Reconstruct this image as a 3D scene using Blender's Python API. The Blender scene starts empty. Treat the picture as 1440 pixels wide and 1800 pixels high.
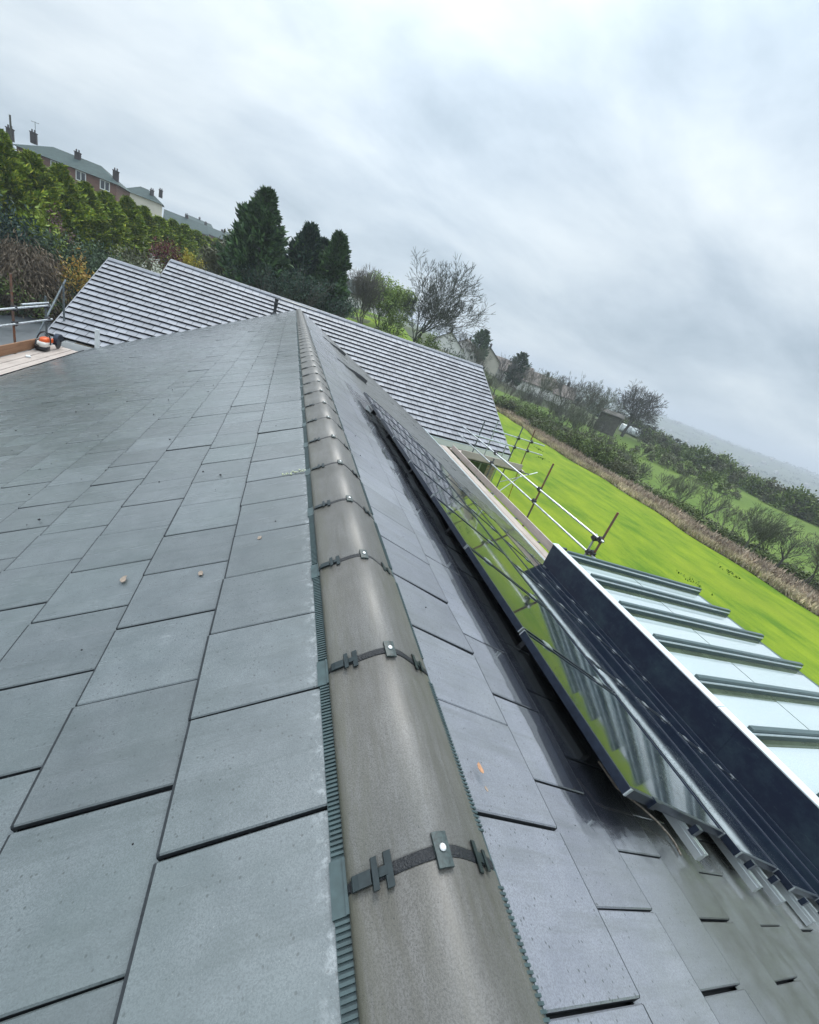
import bpy, bmesh, math, random
import numpy as np
from mathutils import Vector, Matrix, noise as mnoise
random.seed(7); rng = np.random.default_rng(7)
S = bpy.context.scene
COL = S.collection
R = math.radians

# ------------------------------------------------------------------ camera
CAM = Vector((-0.434, 0.0, 0.8317))
def cam_axes(yaw, pitch, roll):
    f = Vector((math.sin(yaw)*math.cos(pitch), math.cos(yaw)*math.cos(pitch), math.sin(pitch)))
    r = Vector((math.cos(yaw), -math.sin(yaw), 0)); u = r.cross(f)
    return math.cos(roll)*r+math.sin(roll)*u, -math.sin(roll)*r+math.cos(roll)*u, f
cr_, cu_, cf_ = cam_axes(.3931, -.4016, .3415)
cd = bpy.data.cameras.new("camera"); cam = bpy.data.objects.new("camera", cd); COL.objects.link(cam)
M_ = Matrix((cr_, cu_, -cf_)).transposed().to_4x4(); M_.translation = CAM
cam.matrix_world = M_
cd.sensor_fit = 'HORIZONTAL'; cd.sensor_width = 36; cd.lens = 36*719.5/1440
cd.clip_start = .02; cd.clip_end = 20000
S.camera = cam

# ------------------------------------------------------------------ world, sun, exposure
SUN_AZ, SUN_EL = R(8), R(48)
W = bpy.data.worlds.new("World"); S.world = W; W.use_nodes = True
nt = W.node_tree; nt.nodes.clear()
def nd(t, ty, **kw):
    n = t.nodes.new(ty)
    for k, v in kw.items(): setattr(n, k, v)
    return n
def setin(t, n, key, v):
    s = n.inputs[key]
    if hasattr(v, 'is_output'): t.links.new(v, s)
    elif isinstance(v, (tuple, list)) and s.type == 'RGBA' and len(v) == 3: s.default_value = (*v, 1)
    else: s.default_value = v
def math_(t, op, a, b=None, clamp=False):
    n = nd(t, 'ShaderNodeMath', operation=op, use_clamp=clamp); setin(t, n, 0, a)
    if b is not None: setin(t, n, 1, b)
    return n.outputs[0]
def mixc(t, f, a, b, bt='MIX'):
    n = nd(t, 'ShaderNodeMix', data_type='RGBA', blend_type=bt)
    setin(t, n, 0, f); setin(t, n, 6, a); setin(t, n, 7, b); return n.outputs[2]
def ramp(t, f, stops, interp='LINEAR'):
    n = nd(t, 'ShaderNodeValToRGB'); e = n.color_ramp; e.interpolation = interp
    while len(e.elements) < len(stops): e.elements.new(.5)
    for el, (p, c) in zip(e.elements, stops):
        el.position = p; el.color = (*c, 1) if isinstance(c, (tuple, list)) else (c, c, c, 1)
    setin(t, n, 0, f); return n.outputs[0]
def noise(t, vec, scale, detail=4, rough=.55, dist=0):
    n = nd(t, 'ShaderNodeTexNoise'); setin(t, n, 'Scale', scale); setin(t, n, 'Detail', detail)
    setin(t, n, 'Roughness', rough); setin(t, n, 'Distortion', dist)
    if vec is not None: setin(t, n, 'Vector', vec)
    return n.outputs[0]
def mapping(t, vec, scale=(1, 1, 1), rot=(0, 0, 0), loc=(0, 0, 0)):
    n = nd(t, 'ShaderNodeMapping'); setin(t, n, 0, vec); n.inputs[1].default_value = loc
    n.inputs[2].default_value = rot; n.inputs[3].default_value = scale; return n.outputs[0]
sky = nd(nt, 'ShaderNodeTexSky', sky_type='NISHITA', sun_disc=False, sun_elevation=SUN_EL, sun_rotation=SUN_AZ)
geo = nd(nt, 'ShaderNodeTexCoord')
sep = nd(nt, 'ShaderNodeSeparateXYZ'); nt.links.new(geo.outputs['Generated'], sep.inputs[0])
zc = math_(nt, 'MAXIMUM', sep.outputs[2], 0.0); zz = math_(nt, 'ADD', zc, .30)
comb = nd(nt, 'ShaderNodeCombineXYZ')
setin(nt, comb, 0, math_(nt, 'DIVIDE', sep.outputs[0], zz)); setin(nt, comb, 1, math_(nt, 'DIVIDE', sep.outputs[1], zz))
n1 = noise(nt, mapping(nt, comb.outputs[0], (1.05, 1.5, 1), (0, 0, R(-18)), (3.1, 1.7, 0)), 1.0, 7, .56, .25)
cl = ramp(nt, n1, [(.32, (3.2, 3.95, 4.6)), (.45, (4.5, 5.25, 5.9)), (.56, (5.6, 6.3, 6.8)), (.70, (6.9, 7.5, 7.8))])
# cloud cover is three times as bright overhead as at the horizon, and brighter where the sun stands behind it
grad = math_(nt, 'ADD', .88, math_(nt, 'MULTIPLY', math_(nt, 'POWER', zc, 3.0), 3.3))
dotn = nd(nt, 'ShaderNodeVectorMath', operation='DOT_PRODUCT'); nt.links.new(geo.outputs['Generated'], dotn.inputs[0])
dotn.inputs[1].default_value = (math.sin(R(7))*math.cos(R(25)), math.cos(R(7))*math.cos(R(25)), math.sin(R(25)))
glow = math_(nt, 'MULTIPLY', math_(nt, 'POWER', math_(nt, 'MAXIMUM', dotn.outputs['Value'], 0), 20), .20)
gain = math_(nt, 'ADD', grad, glow)
vm = nd(nt, 'ShaderNodeVectorMath', operation='SCALE'); nt.links.new(cl, vm.inputs[0]); nt.links.new(gain, vm.inputs['Scale'])
mixs = mixc(nt, .93, sky.outputs[0], vm.outputs[0])
bg = nd(nt, 'ShaderNodeBackground'); setin(nt, bg, 0, mixs); bg.inputs[1].default_value = .1
wo = nd(nt, 'ShaderNodeOutputWorld'); nt.links.new(bg.outputs[0], wo.inputs[0])
sl = bpy.data.lights.new("sun", 'SUN'); sl.energy = 1.3; sl.angle = R(25); sl.color = (1, .96, .9)
so = bpy.data.objects.new("sun", sl); COL.objects.link(so)
sd = Vector((math.sin(SUN_AZ)*math.cos(SUN_EL), math.cos(SUN_AZ)*math.cos(SUN_EL), math.sin(SUN_EL)))
so.rotation_euler = sd.to_track_quat('Z', 'Y').to_euler()
S.view_settings.view_transform = 'Standard'; S.view_settings.look = 'None'
S.view_settings.exposure = 0.52; S.view_settings.gamma = 1
S.cycles.max_bounces = 6; S.cycles.volume_bounces = 0; S.cycles.transparent_max_bounces = 8

# ------------------------------------------------------------------ helpers: materials
def mat(name, base, rough=.6, spec=.5, metal=0, var=.0, vscale=3, bump=0, bscale=60, coat=0, fn=None):
    m = bpy.data.materials.new(name); m.use_nodes = True; t = m.node_tree
    b = t.nodes['Principled BSDF']
    g = nd(t, 'ShaderNodeNewGeometry')
    c = base
    if var:
        n = noise(t, g.outputs['Position'], vscale, 5)
        k = ramp(t, n, [(.3, 1-var), (.7, 1+var)])
        c = mixc(t, 1.0, base, k, 'MULTIPLY')
    setin(t, b, 'Base Color', c); setin(t, b, 'Roughness', rough); setin(t, b, 'Metallic', metal)
    setin(t, b, 'Specular IOR Level', spec); setin(t, b, 'Coat Weight', coat)
    if bump:
        bn = nd(t, 'ShaderNodeBump'); bn.inputs['Strength'].default_value = bump; bn.inputs['Distance'].default_value = .01
        setin(t, bn, 'Height', noise(t, g.outputs['Position'], bscale, 4)); t.links.new(bn.outputs[0], b.inputs['Normal'])
    if fn: fn(t, b, g)
    return m
def island(t, g, c, lo, hi):
    k = ramp(t, g.outputs['Random Per Island'], [(0, lo), (1, hi)])
    return mixc(t, 1.0, c, k, 'MULTIPLY')

def tile_fn(c0, c1, green, gl=.30, coat=1., cr=.16, side=0):
    def fn(t, b, g):
        P = g.outputs['Position']
        big = noise(t, P, 1.3, 6, .6); mid = noise(t, P, 9, 5, .65); fine = noise(t, P, 300, 3, .8)
        sp = noise(t, P, 380, 2, .6)
        c = mixc(t, ramp(t, mid, [(.35, 0.), (.68, 1.)]), c0, c1)
        c = mixc(t, ramp(t, fine, [(.43, .62), (.54, 0.)]), c, tuple(x*.55 for x in c0))
        pit = nd(t, 'ShaderNodeTexVoronoi'); setin(t, pit, 'Scale', 62.0); setin(t, pit, 'Vector', P)
        pk = math_(t, 'MULTIPLY', ramp(t, pit.outputs['Distance'], [(.10, 1.), (.20, 0.)]), ramp(t, noise(t, P, 23, 3), [(.44, 0.), (.52, 1.)]))
        c = mixc(t, math_(t, 'MULTIPLY', pk, .9), c, (.022, .026, .026))
        c = mixc(t, ramp(t, sp, [(.65, 0.), (.72, .4)]), c, (.30, .31, .31))
        c = mixc(t, math_(t, 'MULTIPLY', ramp(t, big, [(.42, 0.), (.72, 1.)]), .55), c, green)
        eff = noise(t, mapping(t, P, (2.2, 5, 2.2)), 3.1, 7, .72)
        c = mixc(t, math_(t, 'MULTIPLY', ramp(t, eff, [(.64, 0.), (.74, 1.)]), .22), c, (.32, .33, .34))
        c = island(t, g, c, .80, 1.16)
        run = noise(t, mapping(t, P, (1.1, 14, 1.1)), 1.6, 6, .7)
        c = mixc(t, ramp(t, run, [(.50, 0.), (.72, .45)]), c, tuple(x*.55 for x in green))
        if side:
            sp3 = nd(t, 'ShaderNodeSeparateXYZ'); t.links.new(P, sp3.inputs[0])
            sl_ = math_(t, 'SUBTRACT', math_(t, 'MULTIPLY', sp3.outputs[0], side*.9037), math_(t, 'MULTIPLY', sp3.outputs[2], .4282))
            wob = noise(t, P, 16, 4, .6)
        if side > 0:   # dark glossy band coloured in beside and below the panels, and grimy lower courses near the gable
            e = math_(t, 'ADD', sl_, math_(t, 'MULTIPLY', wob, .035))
            slick = math_(t, 'MULTIPLY', ramp(t, e, [(.666, 0.), (.682, 1.)]), ramp(t, math_(t, 'ADD', math_(t, 'MULTIPLY', sp3.outputs[1], .1), math_(t, 'MULTIPLY', wob, .02)), [(.050, 0.), (.060, 1.), (.70, 1.), (.73, 0.)]))
            c = mixc(t, slick, c, (.012, .014, .020))
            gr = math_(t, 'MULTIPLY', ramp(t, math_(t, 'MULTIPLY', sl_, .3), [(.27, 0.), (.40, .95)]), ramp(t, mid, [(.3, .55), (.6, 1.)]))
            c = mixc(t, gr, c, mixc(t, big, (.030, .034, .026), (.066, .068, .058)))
        if side < 0:   # lime bloom along the top course under the vent strip
            bl = math_(t, 'MULTIPLY', ramp(t, sl_, [(.205, 1.), (.245, 0.)]), ramp(t, noise(t, P, 34, 6, .75), [(.50, 0.), (.62, .6)]))
            c = mixc(t, bl, c, (.38, .40, .41))
        setin(t, b, 'Base Color', c)
        rr = noise(t, mapping(t, P, (1.2, 9, 1.2)), 2.2, 4)
        setin(t, b, 'Roughness', ramp(t, rr, [(.3, gl), (.7, gl+.14)]))
        bn = nd(t, 'ShaderNodeBump'); bn.inputs['Strength'].default_value = .16; bn.inputs['Distance'].default_value = .003
        hh = math_(t, 'ADD', fine, math_(t, 'MULTIPLY', mid, 1.6))
        setin(t, bn, 'Height', math_(t, 'SUBTRACT', hh, pk)); t.links.new(bn.outputs[0], b.inputs['Normal'])
        setin(t, b, 'Coat IOR', 1.62); setin(t, b, 'Coat Weight', coat); crr = ramp(t, rr, [(.3, cr), (.7, cr+.10)])
        if side > 0: crr = mixc(t, slick, crr, (.05, .05, .05)); setin(t, b, 'Roughness', mixc(t, slick, ramp(t, rr, [(.3, gl), (.7, gl+.14)]), (.22, .22, .22)))
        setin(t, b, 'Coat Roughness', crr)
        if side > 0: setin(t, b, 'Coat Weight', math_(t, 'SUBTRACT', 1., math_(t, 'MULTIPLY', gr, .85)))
    return fn
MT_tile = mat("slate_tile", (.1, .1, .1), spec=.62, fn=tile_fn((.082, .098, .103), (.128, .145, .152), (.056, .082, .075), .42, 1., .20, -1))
MT_tile_r = mat("slate_tile_skylit", (.1, .1, .1), spec=.62, fn=tile_fn((.165, .172, .202), (.215, .222, .252), (.115, .125, .108), .40, 1., .16, 1))  # paler copy of the left slates, bright sky put into the base colour
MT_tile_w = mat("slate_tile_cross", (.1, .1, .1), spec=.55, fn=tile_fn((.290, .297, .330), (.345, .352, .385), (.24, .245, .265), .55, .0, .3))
def ridge_fn(t, b, g):
    P = g.outputs['Position']; oi = nd(t, 'ShaderNodeObjectInfo')
    fine = noise(t, P, 320, 3, .8); mid = noise(t, P, 11, 6, .7)
    streak = noise(t, mapping(t, P, (22, 3, 22)), 2.0, 6, .7)
    c = mixc(t, ramp(t, mid, [(.3, 0.), (.7, 1.)]), (.108, .102, .094), (.158, .151, .142))
    c = mixc(t, ramp(t, streak, [(.42, 0.), (.66, .75)]), c, (.082, .076, .058))
    c = mixc(t, ramp(t, fine, [(.44, .75), (.53, 0.)]), c, (.066, .061, .053))
    sx3 = nd(t, 'ShaderNodeSeparateXYZ'); t.links.new(P, sx3.inputs[0])
    edge = ramp(t, math_(t, 'ABSOLUTE', math_(t, 'ADD', sx3.outputs[0], .018)), [(.085, 0.), (.150, .75)])
    c = mixc(t, math_(t, 'MULTIPLY', edge, ramp(t, streak, [(.35, .25), (.6, 1.)])), c, (.092, .088, .064))
    pits = noise(t, P, 260, 2, .5)
    c = mixc(t, ramp(t, pits, [(.27, .85), (.32, 0.)]), c, (.03, .03, .028))
    c = mixc(t, 1.0, c, ramp(t, oi.outputs['Random'], [(0, .9), (1, 1.08)]), 'MULTIPLY')
    setin(t, b, 'Base Color', c); setin(t, b, 'Roughness', ramp(t, mid, [(.3, .40), (.7, .52)])); setin(t, b, 'Coat Weight', .40); setin(t, b, 'Coat Roughness', .40)
    bn = nd(t, 'ShaderNodeBump'); bn.inputs['Strength'].default_value = .3; bn.inputs['Distance'].default_value = .004
    setin(t, bn, 'Height', math_(t, 'ADD', fine, math_(t, 'MULTIPLY', streak, 1.2))); t.links.new(bn.outputs[0], b.inputs['Normal'])
MT_ridge = mat("ridge_concrete", (.16, .15, .13), spec=.6, fn=ridge_fn)
MT_wridge = mat("ridge_concrete_cross", (.27, .275, .30), .55, .4, var=.12, vscale=4)
MT_edge = mat("cut_edge_and_shade", (.026, .030, .034), .7, .3, var=.3, vscale=60)  # unpainted cut edges, darkened to draw the contact shade along each course
MT_deck = mat("underlay_and_lip_shade", (.012, .013, .015), .8)
MT_strip = mat("vent_plastic", (.042, .068, .070), .38, var=.25, vscale=40)
MT_rubber = mat("black_rubber", (.012, .013, .016), .45, bump=.6, bscale=220)
MT_clip = mat("ridge_clip_steel", (.034, .050, .049), .5, metal=0, var=.55, vscale=130)
MT_clipd = mat("union_plastic", (.018, .027, .029), .35, var=.3, vscale=60)
MT_screw = mat("screw_head", (.75, .75, .74), .3, metal=.6)
def glass_fn(t, b, g):
    P = g.outputs['Position']
    dr = nd(t, 'ShaderNodeTexVoronoi'); setin(t, dr, 'Scale', 95.0); setin(t, dr, 'Vector', P)
    slick = noise(t, P, 2.5, 4)
    drop = math_(t, 'MULTIPLY', ramp(t, dr.outputs['Distance'], [(.12, 1.), (.3, 0.)]), ramp(t, slick, [(.45, 0.), (.62, 1.)]))
    bn = nd(t, 'ShaderNodeBump'); bn.inputs['Strength'].default_value = .10; bn.inputs['Distance'].default_value = .002
    setin(t, bn, 'Height', drop); t.links.new(bn.outputs[0], b.inputs['Normal'])
    dust = noise(t, P, 14, 6, .7)
    setin(t, b, 'Roughness', ramp(t, dust, [(.4, .03), (.75, .075)]))
    setin(t, b, 'Base Color', mixc(t, ramp(t, dust, [(.5, 0.), (.8, .5)]), (.006, .010, .018), (.02, .03, .035)))
MT_cell = mat("panel_glass", (.006, .01, .018), .04, .75, fn=glass_fn)
MT_frame = mat("panel_frame_anodised", (.022, .030, .050), .28, .5, metal=.55, var=.3, vscale=40)
MT_alu = mat("mill_aluminium", (.68, .72, .73), .28, metal=.85, var=.06, vscale=30)
MT_galv = mat("galvanised_tube", (.46, .50, .53), .34, metal=.75, var=.22, vscale=9)
MT_galvd = mat("dull_tube", (.14, .16, .17), .5, metal=.5, var=.4, vscale=14)
def rust_fn(t, b, g):
    P = g.outputs['Position']; n = noise(t, P, 7, 5, .7)
    setin(t, b, 'Base Color', mixc(t, ramp(t, n, [(.38, 0.), (.58, 1.)]), (.105, .095, .085), (.20, .075, .035)))
MT_rust = mat("rusty_tube", (.2, .09, .05), .7, fn=rust_fn)
MT_yellow = mat("yellow_tube", (.42, .33, .05), .5, var=.3, vscale=10)
MT_coupler = mat("coupler_steel", (.05, .05, .055), .5, metal=.5, var=.4, vscale=30)
def board_fn(c0, c1):
    def fn(t, b, g):
        P = g.outputs['Position']
        gr = noise(t, mapping(t, P, (26, 1.4, 26)), 1.0, 6, .7); st = noise(t, P, 1.7, 5, .65)
        c = mixc(t, ramp(t, gr, [(.3, 0.), (.7, 1.)]), c0, c1)
        c = mixc(t, ramp(t, st, [(.5, 0.), (.75, .45)]), c, tuple(x*.55 for x in c0))
        setin(t, b, 'Base Color', island(t, g, c, .84, 1.14))
    return fn
MT_board = mat("scaffold_board", (.4, .3, .2), .65, fn=board_fn((.34, .28, .24), (.50, .43, .385)))
MT_toe = mat("toe_board_wood", (.25, .14, .07), .7, fn=board_fn((.20, .095, .045), (.33, .18, .10)))
MT_toep = mat("pale_toe_board", (.4, .3, .25), .7, fn=board_fn((.40, .33, .30), (.54, .47, .44)))
MT_black = mat("black_plastic", (.012, .013, .016), .35)
MT_white = mat("white_upvc", (.72, .74, .74), .35, var=.05, vscale=6)
MT_lead = mat("lead_flashing", (.42, .40, .36), .5, var=.15, vscale=8)
def navy_fn(t, b, g):
    P = g.outputs['Position']; n = noise(t, P, 3.2, 7, .72); w = noise(t, mapping(t, P, (1, 1.5, 5)), 4, 6, .8)
    c = mixc(t, ramp(t, n, [(.44, 0.), (.70, .8)]), (.016, .024, .052), (.050, .082, .105))
    c = mixc(t, ramp(t, w, [(.58, 0.), (.70, .5)]), c, (.10, .15, .16))
    setin(t, b, 'Base Color', c)
MT_navy = mat("navy_sheet_metal", (.02, .03, .06), .42, .45, fn=navy_fn)
MT_cap = mat("pale_capping", (.62, .68, .69), .35, var=.08, vscale=12)
MT_raft = mat("rafter_grey_green", (.050, .085, .086), .3, .5, var=.1, vscale=10)
def gl_fn(t, b, g):
    P = g.outputs['Position']; n = noise(t, P, 130, 3, .7); s = noise(t, P, 1.6, 4)
    c = mixc(t, ramp(t, n, [(.45, 0.), (.65, .6)]), (.50, .585, .57), (.33, .40, .39))
    c = mixc(t, ramp(t, s, [(.4, 0.), (.7, .35)]), c, (.50, .53, .60))
    setin(t, b, 'Base Color', c); setin(t, b, 'Coat Weight', 1.); setin(t, b, 'Coat Roughness', .02)
MT_glaz = mat("wet_opal_glazing", (.6, .7, .68), .07, .8, fn=gl_fn)
MT_pglass = mat("rafter_reflection_glass", (.10, .125, .075), .06, .7, var=.3, vscale=3)  # olive of rafter and lawn reflections put into the pane colour
MT_poly = mat("polythene", (.42, .45, .44), .3, var=.25, vscale=3)
MT_hut = mat("weathered_timber", (.10, .092, .08), .8, var=.3, vscale=2)
def brick_fn(sc, c1, c2, mo):
    def fn(t, b, g):
        br = nd(t, 'ShaderNodeTexBrick'); tc = nd(t, 'ShaderNodeTexCoord')
        gp = nd(t, 'ShaderNodeSeparateXYZ'); t.links.new(g.outputs['Position'], gp.inputs[0])
        cb = nd(t, 'ShaderNodeCombineXYZ'); setin(t, cb, 0, math_(t, 'ADD', gp.outputs[0], gp.outputs[1])); setin(t, cb, 1, gp.outputs[2])
        setin(t, br, 'Vector', cb.outputs[0]); setin(t, br, 'Color1', c1); setin(t, br, 'Color2', c2); setin(t, br, 'Mortar', mo)
        setin(t, br, 'Scale', sc); br.inputs['Mortar Size'].default_value = .02; br.inputs['Brick Width'].default_value = .45; br.inputs['Row Height'].default_value = .15
        setin(t, b, 'Base Color', br.outputs[0])
    return fn
MT_brick = mat("buff_brick", (.3, .24, .16), .8, fn=brick_fn(2, (.24, .17, .10), (.36, .28, .18), (.33, .31, .28)))
MT_rbrick = mat("red_brick", (.3, .1, .06), .8, fn=brick_fn(2, (.145, .055, .036), (.215, .085, .055), (.20, .16, .135)))
MT_render = mat("white_render", (.80, .78, .75), .8, var=.08, vscale=.6)
MT_cream = mat("cream_render", (.66, .61, .52), .8, var=.08, vscale=.6)
MT_hroof = mat("green_grey_slates", (.040, .066, .062), .85, var=.25, vscale=2.0)
MT_broof = mat("brown_tiles", (.16, .13, .11), .75, var=.25, vscale=1.2)
MT_pot = mat("chimney_brick", (.05, .042, .042), .8, var=.3, vscale=4)
MT_pane = mat("window_glass", (.03, .04, .05), .08, .8)
MT_leafdry = mat("dry_leaf", (.46, .24, .13), .6, var=.3, vscale=120)
MT_leafpale = mat("bleached_leaf", (.27, .21, .165), .6, var=.3, vscale=120)
MT_moss = mat("lime_mortar_dab", (.42, .45, .30), .8, var=.4, vscale=90, bump=.8, bscale=120)
MT_orange = mat("orange_casing", (.78, .12, .02), .35)
MT_offw = mat("offwhite_casing", (.66, .62, .56), .4)
MT_cable = mat("cable_sheath", (.17, .14, .11), .5, var=.4, vscale=60)

def leaf_mat(name, c0, c1, rough=.6, trans=.25):
    def fn(t, b, g):
        c = mixc(t, g.outputs['Random Per Island'], c0, c1)
        n = noise(t, g.outputs['Position'], .9, 4)
        c = mixc(t, 1.0, c, ramp(t, n, [(.3, .6), (.7, 1.35)]), 'MULTIPLY')
        setin(t, b, 'Base Color', c)
    return mat(name, c0, rough, .25, fn=fn)
L_hedge = leaf_mat("golden_cypress", (.085, .150, .016), (.27, .35, .035))
L_hedge_top = leaf_mat("golden_cypress_tips", (.30, .36, .03), (.52, .50, .055))
L_dark = leaf_mat("dark_conifer", (.020, .045, .032), (.050, .095, .055))
L_dark2 = leaf_mat("green_conifer", (.030, .068, .028), (.080, .145, .048))
L_dtip = leaf_mat("conifer_tips", (.065, .145, .05), (.15, .25, .08))
L_bright = leaf_mat("gold_green_conifer", (.13, .20, .018), (.30, .36, .05))
L_yew = leaf_mat("dark_yew", (.018, .042, .034), (.048, .085, .06))
L_lau = leaf_mat("evergreen_shrub", (.035, .062, .034), (.085, .13, .062))
L_orange = leaf_mat("amber_leaves", (.40, .20, .04), (.42, .36, .09))
L_red = leaf_mat("wine_leaves", (.085, .020, .022), (.17, .05, .04))
L_white = leaf_mat("white_blossom", (.55, .56, .48), (.78, .78, .70))
L_yel = leaf_mat("yellow_blossom", (.34, .28, .03), (.46, .38, .06))
L_lime = leaf_mat("lime_spring_leaves", (.16, .25, .05), (.33, .42, .12))
L_olive = leaf_mat("olive_twigs", (.090, .100, .058), (.18, .185, .105))
L_scrub = leaf_mat("scrub_leaves", (.070, .110, .030), (.19, .24, .075))
L_brown = leaf_mat("brown_weeping_twigs", (.085, .066, .046), (.22, .17, .115))
L_pink = leaf_mat("dusky_blossom", (.14, .075, .07), (.24, .15, .14))
M_bark = mat("grey_bark", (.115, .108, .088), .85, var=.3, vscale=2)
M_bark2 = mat("dark_twigs", (.088, .086, .076), .85, var=.3, vscale=2)
M_bark4 = mat("dark_oak_bark", (.052, .058, .044), .85, var=.3, vscale=2)
M_bark3 = mat("green_grey_bark", (.110, .122, .078), .85, var=.3, vscale=2)

# ------------------------------------------------------------------ helpers: meshes and the object tree
class MB:
    def __init__(s): s.v = []; s.f = []; s.edge = []
    def face(s, pts):
        i = len(s.v); s.v += [tuple(p) for p in pts]; s.f.append(tuple(range(i, i+len(pts))))
    def box(s, lo, hi, rot=None, piv=None):
        x0, y0, z0 = lo; x1, y1, z1 = hi
        P = [Vector(p) for p in ((x0,y0,z0),(x1,y0,z0),(x1,y1,z0),(x0,y1,z0),(x0,y0,z1),(x1,y0,z1),(x1,y1,z1),(x0,y1,z1))]
        if rot is not None:
            pv = Vector(piv) if piv is not None else (Vector(lo)+Vector(hi))/2
            P = [rot @ (p-pv)+pv for p in P]
        i = len(s.v); s.v += [tuple(p) for p in P]
        s.f += [tuple(i+j for j in q) for q in ((0,3,2,1),(4,5,6,7),(0,1,5,4),(1,2,6,5),(2,3,7,6),(3,0,4,7))]
    def frame_box(s, o, u, v, n, du, dv, dn):            # box at o spanned along three axes
        o = Vector(o); u = Vector(u); v = Vector(v); n = Vector(n)
        P = [o+u*a+v*b+n*c for c in (dn[0], dn[1]) for a, b in ((du[0],dv[0]),(du[1],dv[0]),(du[1],dv[1]),(du[0],dv[1]))]
        i = len(s.v); s.v += [tuple(p) for p in P]
        s.f += [tuple(i+j for j in q) for q in ((0,3,2,1),(4,5,6,7),(0,1,5,4),(1,2,6,5),(2,3,7,6),(3,0,4,7))]
    def tube(s, a, b, r0, r1=None, n=8, cap=True):
        a = Vector(a); b = Vector(b); r1 = r0 if r1 is None else r1
        d = (b-a).normalized(); x = d.orthogonal().normalized(); y = d.cross(x)
        i = len(s.v)
        for p, r in ((a, r0), (b, r1)):
            for k in range(n):
                an = 2*math.pi*k/n; s.v.append(tuple(p+x*(r*math.cos(an))+y*(r*math.sin(an))))
        for k in range(n): s.f.append((i+k, i+(k+1) % n, i+n+(k+1) % n, i+n+k))
        if cap: s.f.append(tuple(i+k for k in reversed(range(n)))); s.f.append(tuple(i+n+k for k in range(n)))
    def path(s, pts, r, n=6):
        for a, b in zip(pts, pts[1:]): s.tube(a, b, r, r, n)
    def lathe(s, c, prof, n=12, axis='Z'):
        c = Vector(c); i = len(s.v)
        for r, h in prof:
            for k in range(n):
                a = 2*math.pi*k/n
                q = (r*math.cos(a), r*math.sin(a), h)
                if axis == 'Y': q = (q[0], q[2], q[1])
                if axis == 'X': q = (q[2], q[0], q[1])
                s.v.append(tuple(c+Vector(q)))
        for j in range(len(prof)-1):
            for k in range(n): s.f.append((i+j*n+k, i+j*n+(k+1) % n, i+(j+1)*n+(k+1) % n, i+(j+1)*n+k))
        s.f.append(tuple(i+k for k in reversed(range(n)))); s.f.append(tuple(i+(len(prof)-1)*n+k for k in range(n)))
    def loft(s, rings, caps=True, closed=True):
        i = len(s.v); n = len(rings[0])
        for rg in rings: s.v += [tuple(p) for p in rg]
        m = n if closed else n-1
        for j in range(len(rings)-1):
            for k in range(m): s.f.append((i+j*n+k, i+j*n+(k+1) % n, i+(j+1)*n+(k+1) % n, i+(j+1)*n+k))
        if caps and closed: s.f.append(tuple(i+k for k in reversed(range(n)))); s.f.append(tuple(i+(len(rings)-1)*n+k for k in range(n)))
    def build(s, name, m, parent=None, bevel=0, smooth=False, m2=None):
        me = bpy.data.meshes.new(name); o0 = origin_of(parent)
        vv = np.array(s.v, dtype=float) - np.array(o0)
        me.from_pydata(vv.tolist(), [], s.f); me.materials.append(m); me.update()
        if m2 is not None:
            me.materials.append(m2); a_ = np.zeros(len(s.f), dtype=np.int32); a_[s.edge] = 1; me.polygons.foreach_set('material_index', a_)
        bm = bmesh.new(); bm.from_mesh(me); bmesh.ops.recalc_face_normals(bm, faces=bm.faces)
        bm.to_mesh(me); bm.free()
        if smooth:
            me.polygons.foreach_set('use_smooth', [True]*len(me.polygons))
        return link(name, me, parent, bevel)
ORI = {}
def origin_of(o): return ORI.get(o.name, (0, 0, 0)) if o is not None else (0, 0, 0)
def link(name, me, parent=None, bevel=0):
    o = bpy.data.objects.new(name, me); COL.objects.link(o)
    if parent is not None: o.parent = parent; ORI[o.name] = origin_of(parent)
    if bevel:
        b = o.modifiers.new("bevel", 'BEVEL'); b.width = bevel; b.segments = 2; b.limit_method = 'ANGLE'
    return o
def thing(name, label, cat, loc=(0, 0, 0), group=None):
    o = bpy.data.objects.new(name, None); COL.objects.link(o); o.location = loc; ORI[o.name] = tuple(loc)
    o.empty_display_size = .1
    o['label'] = label; o['category'] = cat
    if group: o['group'] = group
    return o
def tag(o, label=None, cat=None, group=None, kind=None):
    if label: o['label'] = label
    if cat: o['category'] = cat
    if group: o['group'] = group
    if kind: o['kind'] = kind
    return o
def kids(o): return [c for c in o.children]
def copy_tree(o, parent=None):
    c = o.copy(); COL.objects.link(c); c.parent = parent
    for ch in kids(o): copy_tree(ch, c)
    return c

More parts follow.
